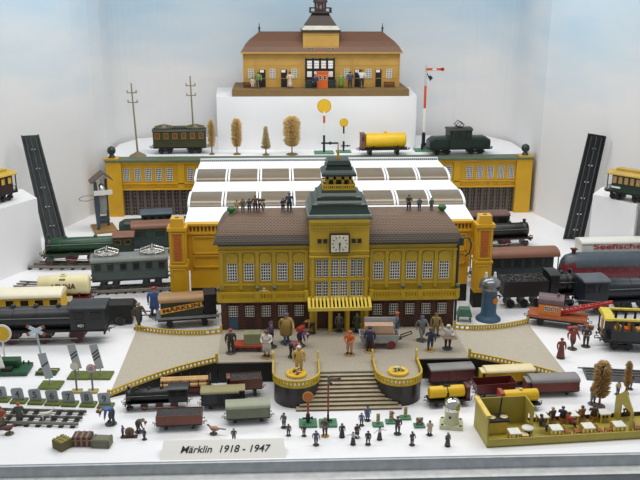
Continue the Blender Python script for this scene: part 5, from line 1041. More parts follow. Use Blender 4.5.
# caption card
p = G(223, 459.3); t = thing('caption_card', 'white caption card with years 1918 - 1947 at the front edge', 'card', p, R(-0.6)); 
mb = MB(); ca = R(38); mb.loft([[(-10.3, 0, 0), (10.3, 0, 0), (10.3, 0.12, 0), (-10.3, 0.12, 0)], [(-10.1, 2.9, 2.0), (10.1, 2.9, 2.0), (10.1, 3.0, 2.0), (-10.1, 3.0, 2.0)], [(-10.1, 3.6, 0), (10.1, 3.6, 0), (10.1, 3.7, 0), (-10.1, 3.7, 0)]], 0); mb.build('card', mat('card_white', (238, 236, 228), 0.6, 0, 0.01), t)
text('lettering', 'Märklin  1918 - 1947', 1.75, t, BLK2, (0.2, 1.42, 1.06), (math.atan2(2.0, 2.9), 0, 0), 0.01, shear=0.25, bold=0.02, width=15.0)
# chrome bell pot
p = G(453, 430); t = thing('bell_pot', 'cream pedestal bell with silver dome on a square base at the front', 'bell', p+Vector((0, 1.6, 0)), R(-12)); BC = mat('pot_cream', (196, 196, 160), 0.45)
mb = MB(); mb.box((0, 0, 0.35), (4.2, 3.6, 0.7), 0, taper=0.92); mb.build('base', BC, t, bev=0.1)
mb = MB(); mb.lathe([(1.5, 0.7), (1.35, 1.1), (1.25, 2.0), (1.3, 3.2), (1.45, 3.4)], n=24); mb.build('column', BC, t)
mb = MB(); mb.lathe([(1.5, 3.3), (1.62, 3.6), (1.6, 4.2), (1.3, 4.9), (0.8, 5.3), (0, 5.45)], n=28); mb.build('dome', mat('chrome', (216, 214, 206), 0.08, 1.0, 0.02), t)
mb = MB(); mb.cyl((0, 0, 5.4), (0, 0, 5.65), 0.22, n=10); mb.build('cap_nut', BLK2, t)
for x, y in ((-1.6, -1.3), (1.6, -1.3), (1.6, 1.3), (-1.6, 1.3)): mb = MB(); mb.cyl((x, y, 0.7), (x, y, 0.82), 0.22, n=8); mb.build('screw', BLK2, t)
mb = MB(); mb.cyl((-0.3, -1.2, 2.2), (-0.3, -1.36, 2.2), 0.22, n=10); mb.build('terminal', BLK2, t)
# crates and baskets
def crate(px, py, rz, w, d, h, lb, m, kind):
    p = G(px, py); t = thing('crate', lb, 'crate', p+Vector((0, d*0.5, 0)), rz)
    mb = MB(); mb.bx(-w/2, w/2, -d/2, d/2, 0, h); mb.build('crate_body', m, t, bev=0.08)
    mb = MB()
    if kind == 'lattice':
        for i in range(4): x = -w/2+w*(i+0.5)/4; mb.bx(x-0.12, x+0.12, -d/2, d/2, h, h+0.12)
        for i in range(3): y = -d/2+d*(i+0.5)/3; mb.bx(-w/2, w/2, y-0.1, y+0.1, h+0.02, h+0.14)
        mb.build('lattice_lid', mat('lattice_olive', (146, 138, 66), 0.6), t)
    elif kind == 'straps':
        for x in (-w*0.3, 0, w*0.3): mb.bx(x-0.16, x+0.16, -d/2-0.05, d/2+0.05, 0.02, h+0.06)
        mb.bx(-w/2-0.04, w/2+0.04, -d/2-0.04, d/2+0.04, h*0.62, h*0.72); mb.build('strap', mat('strap_brown', (150, 106, 78), 0.6), t)
    else:
        for x in (-w*0.42, w*0.42): mb.bx(x-0.1, x+0.1, -d/2-0.04, d/2+0.04, 0.02, h+0.05)
        mb.bx(-w*0.42, w*0.42, -d*0.42-0.02, -d*0.36, h, h+0.05); mb.build('batten', mat('batten_olive', (92, 92, 74), 0.6), t)
crate(61, 451, R(-38), 2.5, 2.3, 1.6, 'olive wicker crate with lattice lid, leftmost of three', mat('wicker_olive', (96, 88, 52), 0.7), 'lattice')
crate(82, 447, R(-3), 3.2, 2.2, 1.8, 'dark trunk with brown straps, middle of the three crates', mat('trunk_dark', (66, 54, 52), 0.6), 'straps')
crate(101, 448.5, R(-6), 3.2, 2.2, 1.4, 'olive-grey chest beside the dark strapped trunk', mat('chest_grey', (110, 108, 86), 0.6), 'chest')
# two round flower beds on the bastions
random.seed(9)
for sx, lb, fm in ((-1, 'round yellow flower bed with brown flowers on the left bastion', ('flower_brown', (112, 66, 44), 'flower_cream', (214, 190, 140))), (1, 'round yellow flower bed with green leaves on the right bastion', ('flower_leaf', (84, 92, 52), 'flower_white', (228, 222, 196)))):
    t = thing('flower_bed', lb, 'flower bed', (sx*9.7+0.1, -22.6, PZ+0.02)); mb = MB(); mb.lathe([(1.95, 0), (2.0, 0.35), (1.85, 0.6), (1.6, 0.5), (0, 0.5)], n=24); mb.build('rim', mat('bed_yellow', (222, 182, 52), 0.5), t)
    mb = MB()
    for i in range(26):
        a = random.uniform(0, 6.28); r = random.uniform(0, 1.25); c = Vector((r*math.cos(a), r*math.sin(a), 0.65+random.uniform(0, 0.7)*(1.3-r))); mb.sph(c, random.uniform(0.16, 0.34), (1, 1, 0.6), 6, random.randint(0, 1), 4)
    mb.build('flowers', [mat(fm[0], fm[1], 0.8), mat(fm[2], fm[3], 0.8)], t)['kind'] = 'stuff'
# luggage carts on the forecourt
p = G(249, 352, PZ); t = thing('platform_truck', 'red flat platform truck at the left of the forecourt', 'cart', p+Vector((0, 1.3, 0)), R(-3)); RM = mat('truck_red', (170, 72, 48), 0.5)
mb = MB(); mb.bx(-3.6, 3.4, -1.5, 1.5, 1.0, 1.5); mb.build('deck', RM, t, bev=0.06); wheels(t, [-2.2, 2.0], 0.6, 2.4, mat('truck_wheel', (90, 44, 36), 0.5))
mb = MB(); mb.tube([(-3.5, 0, 1.3), (-4.6, 0, 2.6)], 0.12, 6); mb.tube([(-4.6, -0.6, 2.6), (-4.6, 0.6, 2.6)], 0.12, 6); mb.build('pull_bar', RM, t)
o = MB().bx(-1.7, 1.7, -1.2, 1.2, 0, 2.3).build('packing_case', mat('case_grey_green', (140, 140, 104), 0.6), None, bev=0.08); o.location = (p+Vector((0.7, 1.3, 1.5)))*K; tag(o, 'grey-green packing case on the red platform truck', 'box')
p = G(381, 350, PZ); t = thing('delivery_cart', 'pale grey delivery cart with red wheels before the station entrance', 'cart', p+Vector((-0.2, 2.0, 0)), R(-2)); CG = mat('cart_grey', (164, 168, 170), 0.5)
mb = MB(); mb.loft([[(-3.6, -1.6, 1.3), (3.6, -1.6, 1.3), (3.6, 1.6, 1.3), (-3.6, 1.6, 1.3)], [(-4.1, -1.8, 3.0), (4.1, -1.8, 3.0), (4.1, 1.8, 3.0), (-4.1, 1.8, 3.0)], [(-3.9, -1.6, 3.0), (3.9, -1.6, 3.0), (3.9, 1.6, 3.0), (-3.9, 1.6, 3.0)], [(-3.4, -1.4, 1.6), (3.4, -1.4, 1.6), (3.4, 1.4, 1.6), (-3.4, 1.4, 1.6)]], 0); mb.bx(-3.0, 3.4, 1.2, 1.5, 1.4, 5.8); mb.build('cart_body', CG, t)
wheels(t, [-1.9, 2.4], 0.95, 3.2, mat('wheel_red', (132, 50, 52), 0.5))
mb = MB(); mb.tube([(4.0, -0.6, 2.0), (6.6, -0.6, 3.0)], 0.13, 6); mb.tube([(4.0, 0.6, 2.0), (6.6, 0.6, 3.0)], 0.13, 6); mb.tube([(6.6, -0.6, 3.0), (6.6, 0.6, 3.0)], 0.13, 6); mb.build('handle', DBRN, t)
for i, (dx, dz, w, h, lb) in enumerate(((0.0, 0, 6.2, 1.7, 'long tan wooden case lying in the grey delivery cart'), (-0.1, 1.72, 5.8, 1.6, 'pinkish wooden case on top in the grey delivery cart'))):
    o = MB().bx(-w/2, w/2, -1.15, 1.0, 0, h).build('wooden_case', mat('case_tan' if i == 0 else 'case_pink', (190, 152, 110) if i == 0 else (196, 164, 138), 0.6), None, bev=0.06); o.location = (p+Vector((-0.2+dx, 2.0, 1.62+dz)))*K; o.rotation_euler = (0, 0, R(-2)); tag(o, lb, 'box')
# ---- yellow tinplate waiting room at the front right
WX0, WX1, WY0, WY1 = 22.3, 58.0, -42.6, -31.0
WR = R(3.6); o3 = Vector((22.2, -42.9, 0)); ca, sa = math.cos(WR), math.sin(WR)
def wr(x, y, z=0.0): return Vector((o3.x+x*ca-y*sa, o3.y+x*sa+y*ca, z))
wroom = thing('waiting_room', 'yellow tinplate waiting room without roof at the front right', 'room', o3, WR); WY = mat('room_yellow', (172, 156, 66), 0.5, 0, 0.06); WYL = mat('room_pale_yellow', (226, 196, 92), 0.5)
LW = 36.0; DW = 7.7
mb = MB(); mb.bx(0, LW, 0, DW, 0, 0.25); mb.build('floor_plate', WY, wroom)
mb = MB(); mb.bx(0, LW, 0, 0.2, 0, 1.5); mb.build('front_wall', WY, wroom)
mb = MB(); mb.prism([(0, 0), (DW, 0), (DW-0.3, 5.5), (0.9, 5.7), (0.3, 5.5)], 'x', 0, 0.25); mb.build('side_wall', WY, wroom); mb = MB(); mb.prism([(0, 0.0), (1.0, 0), (DW-0.3, 6.0), (DW-1.4, 6.0), (0.0, 1.0)], 'x', -0.02, 0.02) if 0 else None
mb = MB(); mb.bx(-0.25, 0.55, 0.3, DW-0.2, 5.45, 5.9); mb.build('wall_cap', WYL, wroom)
mb = MB(); mb.bx(0.25, 9.0, DW-0.4, DW-0.2, 0.2, 5.5); mb.build('back_wall', WY, wroom)
mb = MB(); mb.bx(8.6, LW, DW-0.3, DW-0.1, 0.2, 1.0); mb.build('low_back_wall', DBRN, wroom)
def holed(x, y0, y1, z1, wy0, wy1, wz0, wz1, name, peak=None):
    mb = MB(); mb.bx(x, x+0.2, y0, wy0, 0.2, z1); mb.bx(x, x+0.2, wy1, y1, 0.2, z1); mb.bx(x, x+0.2, wy0, wy1, 0.2, wz0); mb.bx(x, x+0.2, wy0, wy1, wz1, z1)
    if peak: mb.prism([(y0, z1), (y1, z1), ((y0+y1)/2, peak)], 'x', x, x+0.2)
    return mb.build(name, WY, wroom)
holed(9.0, 3.2, DW-0.2, 5.5, 4.6, 5.8, 1.6, 3.3, 'partition')
holed(26.0, 0.8, 7.4, 4.6, 1.7, 5.2, 0.22, 4.2, 'gable_partition', 7.2)
def room_thing(name, label, cat, x, y, z=0.25, rz=0): return thing(name, label, cat, wr(x, y, z), WR+rz)
t = room_thing('bar_counter', 'yellow counter with black top and lamp post in the waiting room corner', 'counter', 3.2, 5.0); mb = MB(); mb.bx(-1.6, 1.7, -1.1, 1.1, 0, 2.3); mb.build('counter_body', WYL, t, bev=0.08); mb = MB(); mb.bx(-1.9, 2.0, -1.35, 1.35, 2.3, 2.65); mb.build('counter_top', BLK2, t, bev=0.05); mb = MB(); mb.cyl((0.5, 0.3, 2.6), (0.9, 0.5, 6.2), 0.14, n=8); mb.build('lamp_post', BLK2, t)
for x, lb in ((-1.0, 'left of the two pale plates on the black counter top'), (1.2, 'right of the two pale plates on the black counter top')):
    o = MB().lathe([(0.35, 0), (0.7, 0.12), (0.72, 0.2), (0.3, 0.12), (0, 0.12)], n=18).build('plate', mat('plate_tan', (206, 190, 150), 0.4), None); o.location = wr(3.2+x, 4.8, 2.91)*K; tag(o, lb, 'plate')
def table(x, y, lb, rnd=False, w=2.0, d=2.1, h=1.5, m=None):
    t = room_thing('cafe_table', lb, 'table', x, y); mb = MB(); m = m or mat('table_white', (224, 222, 212), 0.5)
    if rnd: mb.lathe([(1.0, h), (1.05, h+0.15), (1.0, h+0.25), (0, h+0.25)], n=24)
    else: mb.bx(-w/2, w/2, -d/2, d/2, h, h+0.22)
    mb.build('tabletop', m, t)
    for a, b in ((-1, -1), (1, -1), (1, 1), (-1, 1)) if not rnd else ((0, 0),):
        mb = MB(); q = 0.15 if not rnd else 0.4; mb.bx(a*(w/2-0.25)-q, a*(w/2-0.25)+q, b*(d/2-0.25)-q, b*(d/2-0.25)+q, 0, h); mb.build('leg', WYL if not rnd else DBRN, t)
table(5.3, 1.7, 'square white table before the black-topped counter'); table(7.1, 1.5, 'tiny pale stool table before the round table', w=1.2, d=1.3, h=0.9, m=mat('stool_tan', (214, 196, 150), 0.5)); table(9.0+1.2, 3.0, 'round white table beside the partition window', True) if 0 else table(8.0, 2.6, 'round white table beside the partition window', True)
front = [(12.9, 'first white table in the front row, next to the partition'), (18.7, 'second white table in the front row of the waiting room'), (24.3, 'third white table in the front row, before the gable partition'), (30.0, 'white table in the front row right of the gable partition')]
for x, lb in front: table(x, 2.1, lb)
back = [(12.2, 'first white table in the back row, behind the partition'), (17.7, 'second white table in the back row, between the dark guests'), (23.6, 'third white table in the back row, behind the gable partition')]
for x, lb in back: table(x, 6.6, lb)
ch0 = None; CHY = mat('chair_ochre', (176, 138, 62), 0.5)
def chair(x, y, rz, lb, grp, m=None):
    global ch0
    if ch0 is None:
        t = room_thing('bentwood_chair', lb, 'chair', x, y, 0.25, rz); mb = MB(); mb.bx(-0.55, 0.55, -0.55, 0.55, 0.8, 0.95); mb.build('seat', mat('chair_red', (150, 84, 50), 0.5), t)
        mb = MB(); mb.prism([(-0.55, 0.9), (0.55, 0.9), (0.5, 1.9), (0.25, 2.2), (-0.25, 2.2), (-0.5, 1.9)], 'x', 0.45, 0.58); mb.build('backrest', CHY, t)
        for a, b in ((-1, -1), (1, -1), (1, 1), (-1, 1)): mb = MB(); mb.bx(a*0.45-0.08, a*0.45+0.08, b*0.45-0.08, b*0.45+0.08, 0, 0.8); mb.build('leg', CHY, t)
        ch0 = t
    else:
        t = copy_tree(ch0); t.location = wr(x, y, 0.25)*K; t.rotation_euler = (0, 0, WR+rz); t['label'] = lb
    t['group'] = grp
cl = 'ochre bentwood chair with brown-red seat between the white tables of the front row'
for x, rz in ((14.8, math.pi), (16.8, 0), (20.6, math.pi), (22.4, 0), (27.4, math.pi), (28.4, 0)): chair(x, 1.9, rz, cl, 'chairs of the front row')
cl = 'ochre bentwood chair with brown-red seat between the white tables of the back row'
for x, rz in ((14.0, math.pi), (15.9, 0), (19.5, math.pi), (21.7, 0)): chair(x, 6.4, rz, cl, 'chairs of the back row')
# ================================================================== painted metal figurines (people, birds, beasts)
JB = {'pel': ((0, 0, .50), .085), 'bel': ((0, 0, .60), .078), 'che': ((0, 0, .72), .092), 'nec': ((0, 0, .825), .036), 'h1': ((0, -.004, .885), .052), 'h2': ((0, 0, .945), .056),
      'sl': ((-.115, 0, .785), .046), 'el': ((-.15, .01, .635), .036), 'wl': ((-.15, -.03, .50), .026), 'fl': ((-.15, -.04, .455), .028),
      'sr': ((.115, 0, .785), .046), 'er': ((.15, .01, .635), .036), 'wr': ((.15, -.03, .50), .026), 'fr': ((.15, -.04, .455), .028),
      'hl': ((-.055, 0, .46), .068), 'kl': ((-.06, -.012, .265), .048), 'al': ((-.06, .01, .065), .032), 'tl': ((-.065, -.075, .03), .03),
      'hr': ((.055, 0, .46), .068), 'kr': ((.06, -.012, .265), .048), 'ar': ((.06, .01, .065), .032), 'tr': ((.065, -.075, .03), .03)}
ED = [('pel', 'bel', 1), ('bel', 'che', 1), ('che', 'nec', 1), ('nec', 'h1', 0), ('h1', 'h2', 0)]
for q in 'lr': ED += [('che', 's'+q, 1), ('s'+q, 'e'+q, 1), ('e'+q, 'w'+q, 1), ('w'+q, 'f'+q, 0), ('pel', 'h'+q, 2), ('h'+q, 'k'+q, 2), ('k'+q, 'a'+q, 2), ('a'+q, 't'+q, 3)]
POSE = {
 'stand': {},
 'walk': {'kl': (-.06, -.09, .27), 'al': (-.06, -.10, .075), 'tl': (-.06, -.18, .04), 'kr': (.06, .01, .265), 'ar': (.06, .11, .085), 'tr': (.062, .04, .03), 'er': (.15, -.06, .64), 'wr': (.14, -.16, .55), 'fr': (.14, -.2, .53), 'el': (-.15, .08, .64), 'wl': (-.15, .06, .5), 'fl': (-.15, .04, .46)},
 'carry': {'er': (.15, -.03, .63), 'wr': (.09, -.17, .60), 'fr': (.06, -.2, .6), 'el': (-.15, -.03, .63), 'wl': (-.09, -.17, .60), 'fl': (-.06, -.2, .6)},
 'raise': {'el': (-.2, -.03, .87), 'wl': (-.2, -.07, 1.0), 'fl': (-.2, -.08, 1.05), 'er': (.16, -.03, .63), 'wr': (.11, -.15, .60), 'fr': (.08, -.19, .6)},
 'bend': {'pel': (0, .07, .50), 'bel': (0, .03, .59), 'che': (0, -.12, .63), 'nec': (0, -.22, .62), 'h1': (0, -.275, .60), 'h2': (0, -.32, .575), 'sl': (-.11, -.15, .63), 'sr': (.11, -.15, .63), 'el': (-.14, -.2, .49), 'er': (.14, -.19, .49), 'wl': (-.14, -.24, .36), 'wr': (.13, -.2, .36), 'fl': (-.14, -.25, .31), 'fr': (.13, -.21, .31), 'hl': (-.055, .06, .46), 'hr': (.055, .06, .46), 'kl': (-.08, 0, .265), 'kr': (.09, .03, .265), 'al': (-.1, .02, .065), 'ar': (.12, .06, .065), 'tl': (-.11, -.06, .03), 'tr': (.13, -.02, .03)},
 'sit': {'hl': (-.06, -.02, .47), 'hr': (.06, -.02, .47), 'kl': (-.065, -.22, .46), 'kr': (.065, -.22, .46), 'al': (-.065, -.21, .25), 'ar': (.065, -.21, .25), 'tl': (-.065, -.29, .225), 'tr': (.065, -.29, .225), 'el': (-.15, -.05, .63), 'er': (.15, -.05, .63), 'wl': (-.11, -.19, .60), 'wr': (.11, -.19, .60), 'fl': (-.09, -.235, .60), 'fr': (.09, -.235, .60)},
 'wide': {'el': (-.24, 0, .70), 'wl': (-.32, -.05, .66), 'fl': (-.37, -.06, .66), 'er': (.24, 0, .70), 'wr': (.32, -.05, .66), 'fr': (.37, -.06, .66)},
}
BODY = {}
def body_mesh(pose):
    if pose in BODY: return BODY[pose]
    J = {k: Vector(POSE[pose].get(k, v[0])) for k, v in JB.items()}; keys = list(J); ix = {k: i for i, k in enumerate(keys)}
    F = 10.0
    me = bpy.data.meshes.new('skin'); me.from_pydata([tuple(J[k]*F) for k in keys], [(ix[a], ix[b]) for a, b, _ in ED], []); o = bpy.data.objects.new('skin', me); COL.objects.link(o)
    md = o.modifiers.new('skin', 'SKIN'); md.use_smooth_shade = True
    for k in keys:
        sv = me.skin_vertices[0].data[ix[k]]; r = JB[k][1]*F; sv.radius = (r, r); sv.use_root = (k == 'pel')
    s = o.modifiers.new('sub', 'SUBSURF'); s.levels = 1; s.render_levels = 1
    dg = bpy.context.evaluated_depsgraph_get(); m2 = bpy.data.meshes.new_from_object(o.evaluated_get(dg)); bpy.data.objects.remove(o)
    mb = MB(); vs = [v.co/F for v in m2.vertices]
    for p in m2.polygons:
        c = p.center/F; best = None
        for a, b, reg in ED:
            A, B = J[a], J[b]; t = max(0, min(1, (c-A).dot(B-A)/max((B-A).length_squared, 1e-9))); dd = (c-(A+(B-A)*t)).length-(JB[a][1]*(1-t)+JB[b][1]*t)
            if best is None or dd < best[0]: best = (dd, reg)
        mb.f.append(tuple(p.vertices)); mb.m.append(best[1]); mb.s.append(True)
    mb.v = vs
    # face and fingers
    hc = J['h1'].lerp(J['h2'], 0.5); up = (J['h2']-J['h1']).normalized(); fw = Vector((0, -1, 0)) if pose != 'bend' else Vector((0, -.35, -.93)); fw = (fw-up*fw.dot(up)).normalized(); sd = fw.cross(up)
    mb.cyl(hc+fw*.045, hc+fw*.072-up*.012, .014, .008, 6, 0)
    for q in (-1, 1): mb.sph(hc+fw*.05+sd*.02*q+up*.012, .007, n=6, k=4, m=3); mb.sph(hc+sd*.056*q, .014, (.5, 1, 1.3), 6, 0, 4)
    mb.cyl(hc+fw*.05-up*.028-sd*.014, hc+fw*.05-up*.028+sd*.014, .004, n=5, m=3)
    for q in 'lr':
        d = (J['f'+q]-J['w'+q]).normalized(); b = J['f'+q]+d*.012; s_ = d.cross(Vector((0, 1, 0.2))).normalized(); n_ = s_.cross(d)
        for i, ln in enumerate((.034, .042, .040, .030)):
            r0 = b+s_*(i-1.5)*.0115; k = r0+d*ln*.5+n_*.004; mb.cyl(r0, k, .0062, n=5, m=0); mb.cyl(k, k+d*ln*.5+n_*.012, .0058, .0045, 5, 0)
        th = J['w'+q].lerp(J['f'+q], .6)+s_*.02*(1 if q == 'l' else -1); mb.cyl(th, th+d*.03+s_*.018*(1 if q == 'l' else -1), .0068, .005, 5, 0)
    tmp = mb.build('body', [BLK]*4); me = tmp.data; bpy.data.objects.remove(tmp); BODY[pose] = (me, J, hc, up, fw); return BODY[pose]
SKIN = mat('figure_skin', (196, 140, 106), 0.6)
HC = {}
def cmat(rgb): return mat('paint_%d_%d_%d' % tuple(rgb), rgb, 0.5, 0, 0.15, 120)
PART = {}
def part_mesh(key, mk):
    if key not in PART:
        o = mk(); PART[key] = o.data; bpy.data.objects.remove(o)
    return PART[key]
def addpart(t, name, key, mk, m, loc=(0, 0, 0), rot=(0, 0, 0)):
    me = part_mesh(key, mk); o = bpy.data.objects.new(name, me); COL.objects.link(o); o.parent = t; o.location = Vector(loc)*K; o.rotation_euler = rot
    for i, q in enumerate(m if isinstance(m, (list, tuple)) else [m]): o.material_slots[i].link = 'OBJECT'; o.material_slots[i].material = q
    return o
def cap_mesh(): return MB().lathe([(.061, -.012), (.064, .01), (.066, .028), (.05, .05), (.022, .062), (0, .064)], n=14).build('hat', BLK)
def peaked(): mb = MB().lathe([(.06, .0), (.062, .02), (.076, .035), (.07, .05), (.03, .056), (0, .056)], n=14); mb.prism([(-.05, -.055), (-.03, -.092), (.03, -.092), (.05, -.055)], 'z', .0, .008); return mb.build('hat', BLK)
def brim(): return MB().lathe([(.105, .0), (.105, .008), (.062, .012), (.058, .055), (.04, .066), (0, .066)], n=16).build('hat', BLK)
def hairm(): return MB().lathe([(.05, -.05), (.064, -.02), (.064, .02), (.05, .048), (.02, .062), (0, .064)], n=14).build('hair', BLK)
def skirtm(): return MB().lathe([(.085, .60), (.10, .48), (.125, .25), (.15, .06), (.13, .05), (.05, .3)], n=16).build('skirt', BLK)
def coatm(): return MB().lathe([(.098, .70), (.1, .56), (.115, .42), (.13, .26), (.115, .255), (.07, .4)], n=16).build('coat_tail', BLK)
def cloakm(): return MB().lathe([(.055, .80), (.115, .75), (.135, .55), (.16, .33), (.15, .26), (.11, .28), (.08, .5)], n=16).build('cloak', BLK)
def standm(): return MB().lathe([(.16, -.0), (.16, .025), (.14, .035), (0, .035)], n=16).build('stand', BLK)
def bagm(): mb = MB(); mb.bx(-.045, .045, -.09, .09, -.13, .0); mb.tube([(0, -.05, 0), (0, -.05, .035), (0, .05, .035), (0, .05, 0)], .01, 5); return mb.build('bag', BLK)
def boxm(): return MB().box((0, 0, 0), (.2, .14, .14)).build('carried_box', BLK)
def trunkm(): return MB().box((0, 0, 0), (.34, .16, .16)).build('carried_trunk', BLK)
def discm(): mb = MB(); mb.cyl((0, 0, -.2), (0, 0, .06), .012, n=6); mb.cyl((0, -.012, .1), (0, .012, .1), .06, n=14, smooth=False); return mb.build('baton', BLK)
def traym(): return MB().box((0, 0, 0), (.42, .24, .03)).build('tray', BLK)
DK = (44, 46, 52); NV = (40, 48, 78); GY = (112, 114, 116); BR = (96, 64, 46); TNc = (176, 146, 98); WT = (206, 204, 196); GN = (62, 96, 58); RD = (160, 56, 44); OR = (200, 92, 40); BL = (66, 92, 140); PU = (74, 52, 84); YE = (196, 158, 70); GB = (86, 98, 116); OL = (92, 90, 66)
SBASE = (70, 66, 60)
NF = [0]
def fig(px, py, hp, label, coat, legs, pose='stand', face=0, hat=('cap', DK), z=0.0, extra=(), stand=SBASE, hh=None, at=None, grp=None):
    p = G(px, py, z) if at is None else Vector(at); s = SCL(p); h = hh or hp/s/0.95
    me, J, hc, up, fw = body_mesh(pose); NF[0] += 1
    t = thing('figurine', label, 'figurine', p, R(face), grp); t.scale = (h*1.3, h*1.3, h)
    dz = 0.0
    if stand: dz = .03; addpart(t, 'stand', 'stand', standm, cmat(stand))
    o = bpy.data.objects.new('body', me); COL.objects.link(o); o.parent = t; o.location = (0, 0, dz*K)
    for i, q in enumerate((SKIN, cmat(coat), cmat(legs), cmat((38, 34, 32)))): o.material_slots[i].link = 'OBJECT'; o.material_slots[i].material = q
    hk = {'cap': cap_mesh, 'peak': peaked, 'brim': brim, 'hair': hairm}[hat[0]]; q = hc+up*.018+Vector((0, 0, dz)); rx = math.atan2(-up.y, up.z)
    addpart(t, 'hair' if hat[0] == 'hair' else 'hat', hat[0], hk, cmat(hat[1]), q, (-rx if pose == 'bend' else rx, 0, 0) if pose == 'bend' else (0, 0, 0))
    for e in extra:
        if e[0] == 'skirt': addpart(t, 'skirt', 'skirt', skirtm, cmat(e[1]), (0, 0, dz))
        if e[0] == 'coat': addpart(t, 'coat_tail', 'coat', coatm, cmat(e[1]), (0, 0, dz))
        if e[0] == 'cloak': addpart(t, 'cloak', 'cloak', cloakm, cmat(e[1]), (0, .02, dz))
        if e[0] == 'bag': addpart(t, 'bag', 'bag', bagm, cmat(e[1]), J['fr']+Vector((0, 0, dz-.05)))
        if e[0] == 'box': addpart(t, 'carried_box', 'box', boxm, cmat(e[1]), (0, -.25, .62+dz))
        if e[0] == 'trunk': addpart(t, 'carried_trunk', 'trunk', trunkm, cmat(e[1]), J['che']+Vector((0.02, .12, .14+dz)))
        if e[0] == 'baton': addpart(t, 'baton', 'disc', discm, cmat(e[1]), J['fl']+Vector((0, -.02, .1+dz)))
        if e[0] == 'tray': addpart(t, 'tray', 'tray', traym, cmat(e[1]), (0, -.22, .56+dz))
    return t
# -- forecourt
fz = PZ
fig(231, 353, 24, 'dark green figurine with red cap left of the red platform truck', (46, 58, 52), (40, 46, 50), 'stand', 10, ('peak', RD), fz, stand=(84, 72, 64))
fig(267, 357, 27, 'figurine in a white coat on a tan foot before the packing case', WT, (190, 176, 150), 'carry', -15, ('hair', BR), fz, (('coat', WT),), (150, 116, 66))
fig(271.5, 347, 26, 'purple figurine pushing the red platform truck from behind', PU, DK, 'carry', -80, ('cap', PU), fz)
fig(286.5, 343, 30, 'figurine in a wide yellow cloak near the brick wall', (170, 140, 74), GB, 'walk', 12, ('cap', GB), fz, (('cloak', (150, 122, 58)),), (90, 104, 128))
fig(300.5, 346, 22, 'purple bending figurine with red hat behind the stooping brown one', PU, NV, 'bend', 60, ('cap', PU), fz, (('trunk', RD),))
fig(293, 357, 24, 'stooping figurine in brown jacket with dark trousers', (124, 74, 64), DK, 'bend', 45, ('hair', BR), fz)
fig(299, 372.5, 27, 'pale yellow figurine with white hat on the left bastion', (206, 170, 84), (200, 166, 90), 'stand', 0, ('cap', WT), fz, (), (112, 112, 118))
fig(311.5, 333, 20, 'brown and yellow stooping figurine beside the left entrance door', (150, 112, 52), DK, 'bend', -60, ('hair', DK), fz, (), (56, 62, 60))
fig(339, 331.5, 18, 'dim grey figurine under the canopy at the middle entrance', (96, 92, 84), (80, 78, 74), 'stand', 0, ('cap', GY), fz)
fig(357, 332, 19, 'dark green figurine at the right canopy post', (56, 72, 56), (50, 58, 54), 'stand', -30, ('cap', GN), fz, (('coat', (56, 72, 56)),))
fig(349.5, 354.5, 24, 'figurine in orange jacket on a tan foot before the delivery cart', OR, (190, 150, 120), 'carry', -25, ('hair', OR), fz, (), (150, 116, 66))
fig(369.5, 351.5, 25, 'figurine in a navy uniform on a tan foot beside the cart', NV, (36, 40, 56), 'stand', -20, ('peak', NV), fz, (), (160, 124, 66))
fig(396.5, 338, 26, 'grey-blue figurine leaning on the end of the delivery cart', GB, (96, 104, 116), 'carry', -90, ('cap', OR), fz)
fig(421.5, 340.5, 25, 'grey figurine with blue cap behind the navy one at the right', GY, (122, 122, 118), 'walk', 20, ('cap', BL), fz, (), (78, 84, 80))
fig(435.5, 336, 23, 'khaki figurine with bag near the right end of the brick wall', (148, 128, 78), (140, 122, 76), 'stand', -15, ('cap', OL), fz, (('bag', (196, 188, 170)),), (70, 90, 74))
fig(430, 350.5, 22, 'navy figurine on a tan foot at the right of the forecourt', NV, NV, 'walk', 170, ('cap', DK), fz, (), (176, 138, 62))
fig(447.5, 348.5, 24, 'white waiter figurine with raised arm and tray at the right', WT, DK, 'raise', 0, ('cap', WT), fz, (('tray', (120, 100, 80)),), (56, 60, 56))
# -- on the station roof ridge
rz_ = PZ+24.3
ROOF = [(237, 'cream figurine on the station roof beside the left green finial', TNc, TNc, 'stand', 12), (243, 'olive figurine second from the left green roof finial', OL, OL, 'stand', 13), (249.5, 'navy seated-looking figurine in the middle of the left roof group', NV, NV, 'carry', 13), (255.5, 'tall brown-hatted figurine in the left roof group', BR, DK, 'stand', 16), (261, 'dark figurine carrying a brown trunk at the end of the left roof group', DK, BR, 'bend', 15), (283, 'short navy figurine on the roof left of the tower', NV, DK, 'carry', 13), (289.5, 'tall navy figurine on the roof left of the tower', (48, 56, 84), DK, 'stand', 18), (408.5, 'dark figurine in white shirt front on the right roof half', DK, DK, 'carry', 15), (419, 'blue-grey figurine second on the right roof half', (64, 76, 92), (56, 66, 84), 'stand', 12), (431, 'slim green figurine beside the right green roof finial', GN, OL, 'stand', 12)]
for i, (px, lb, c, l, ps, h) in enumerate(ROOF):
    p = AY(px, 215, 6.6); fig(px, 0, h, lb, c, l, ps, (-20+13*i) % 50-20, (('hair', BR) if i in (3, 0) else ('cap', c)), at=(p.x, 6.6, rz_), stand=None if ps == 'bend' else SBASE, extra=(('trunk', BR),) if i == 4 else ())
bp = AY(371/2.286+200-13, 293, -0.9)
fig(0, 0, 8, 'tiny pale figurine leaning on the left balcony rail', (208, 190, 130), TNc, 'wide', 0, ('hair', (206, 206, 206)), at=(AY(264, 290, -0.8).x, -0.75, PZ+7.1), hh=2.6, stand=None)
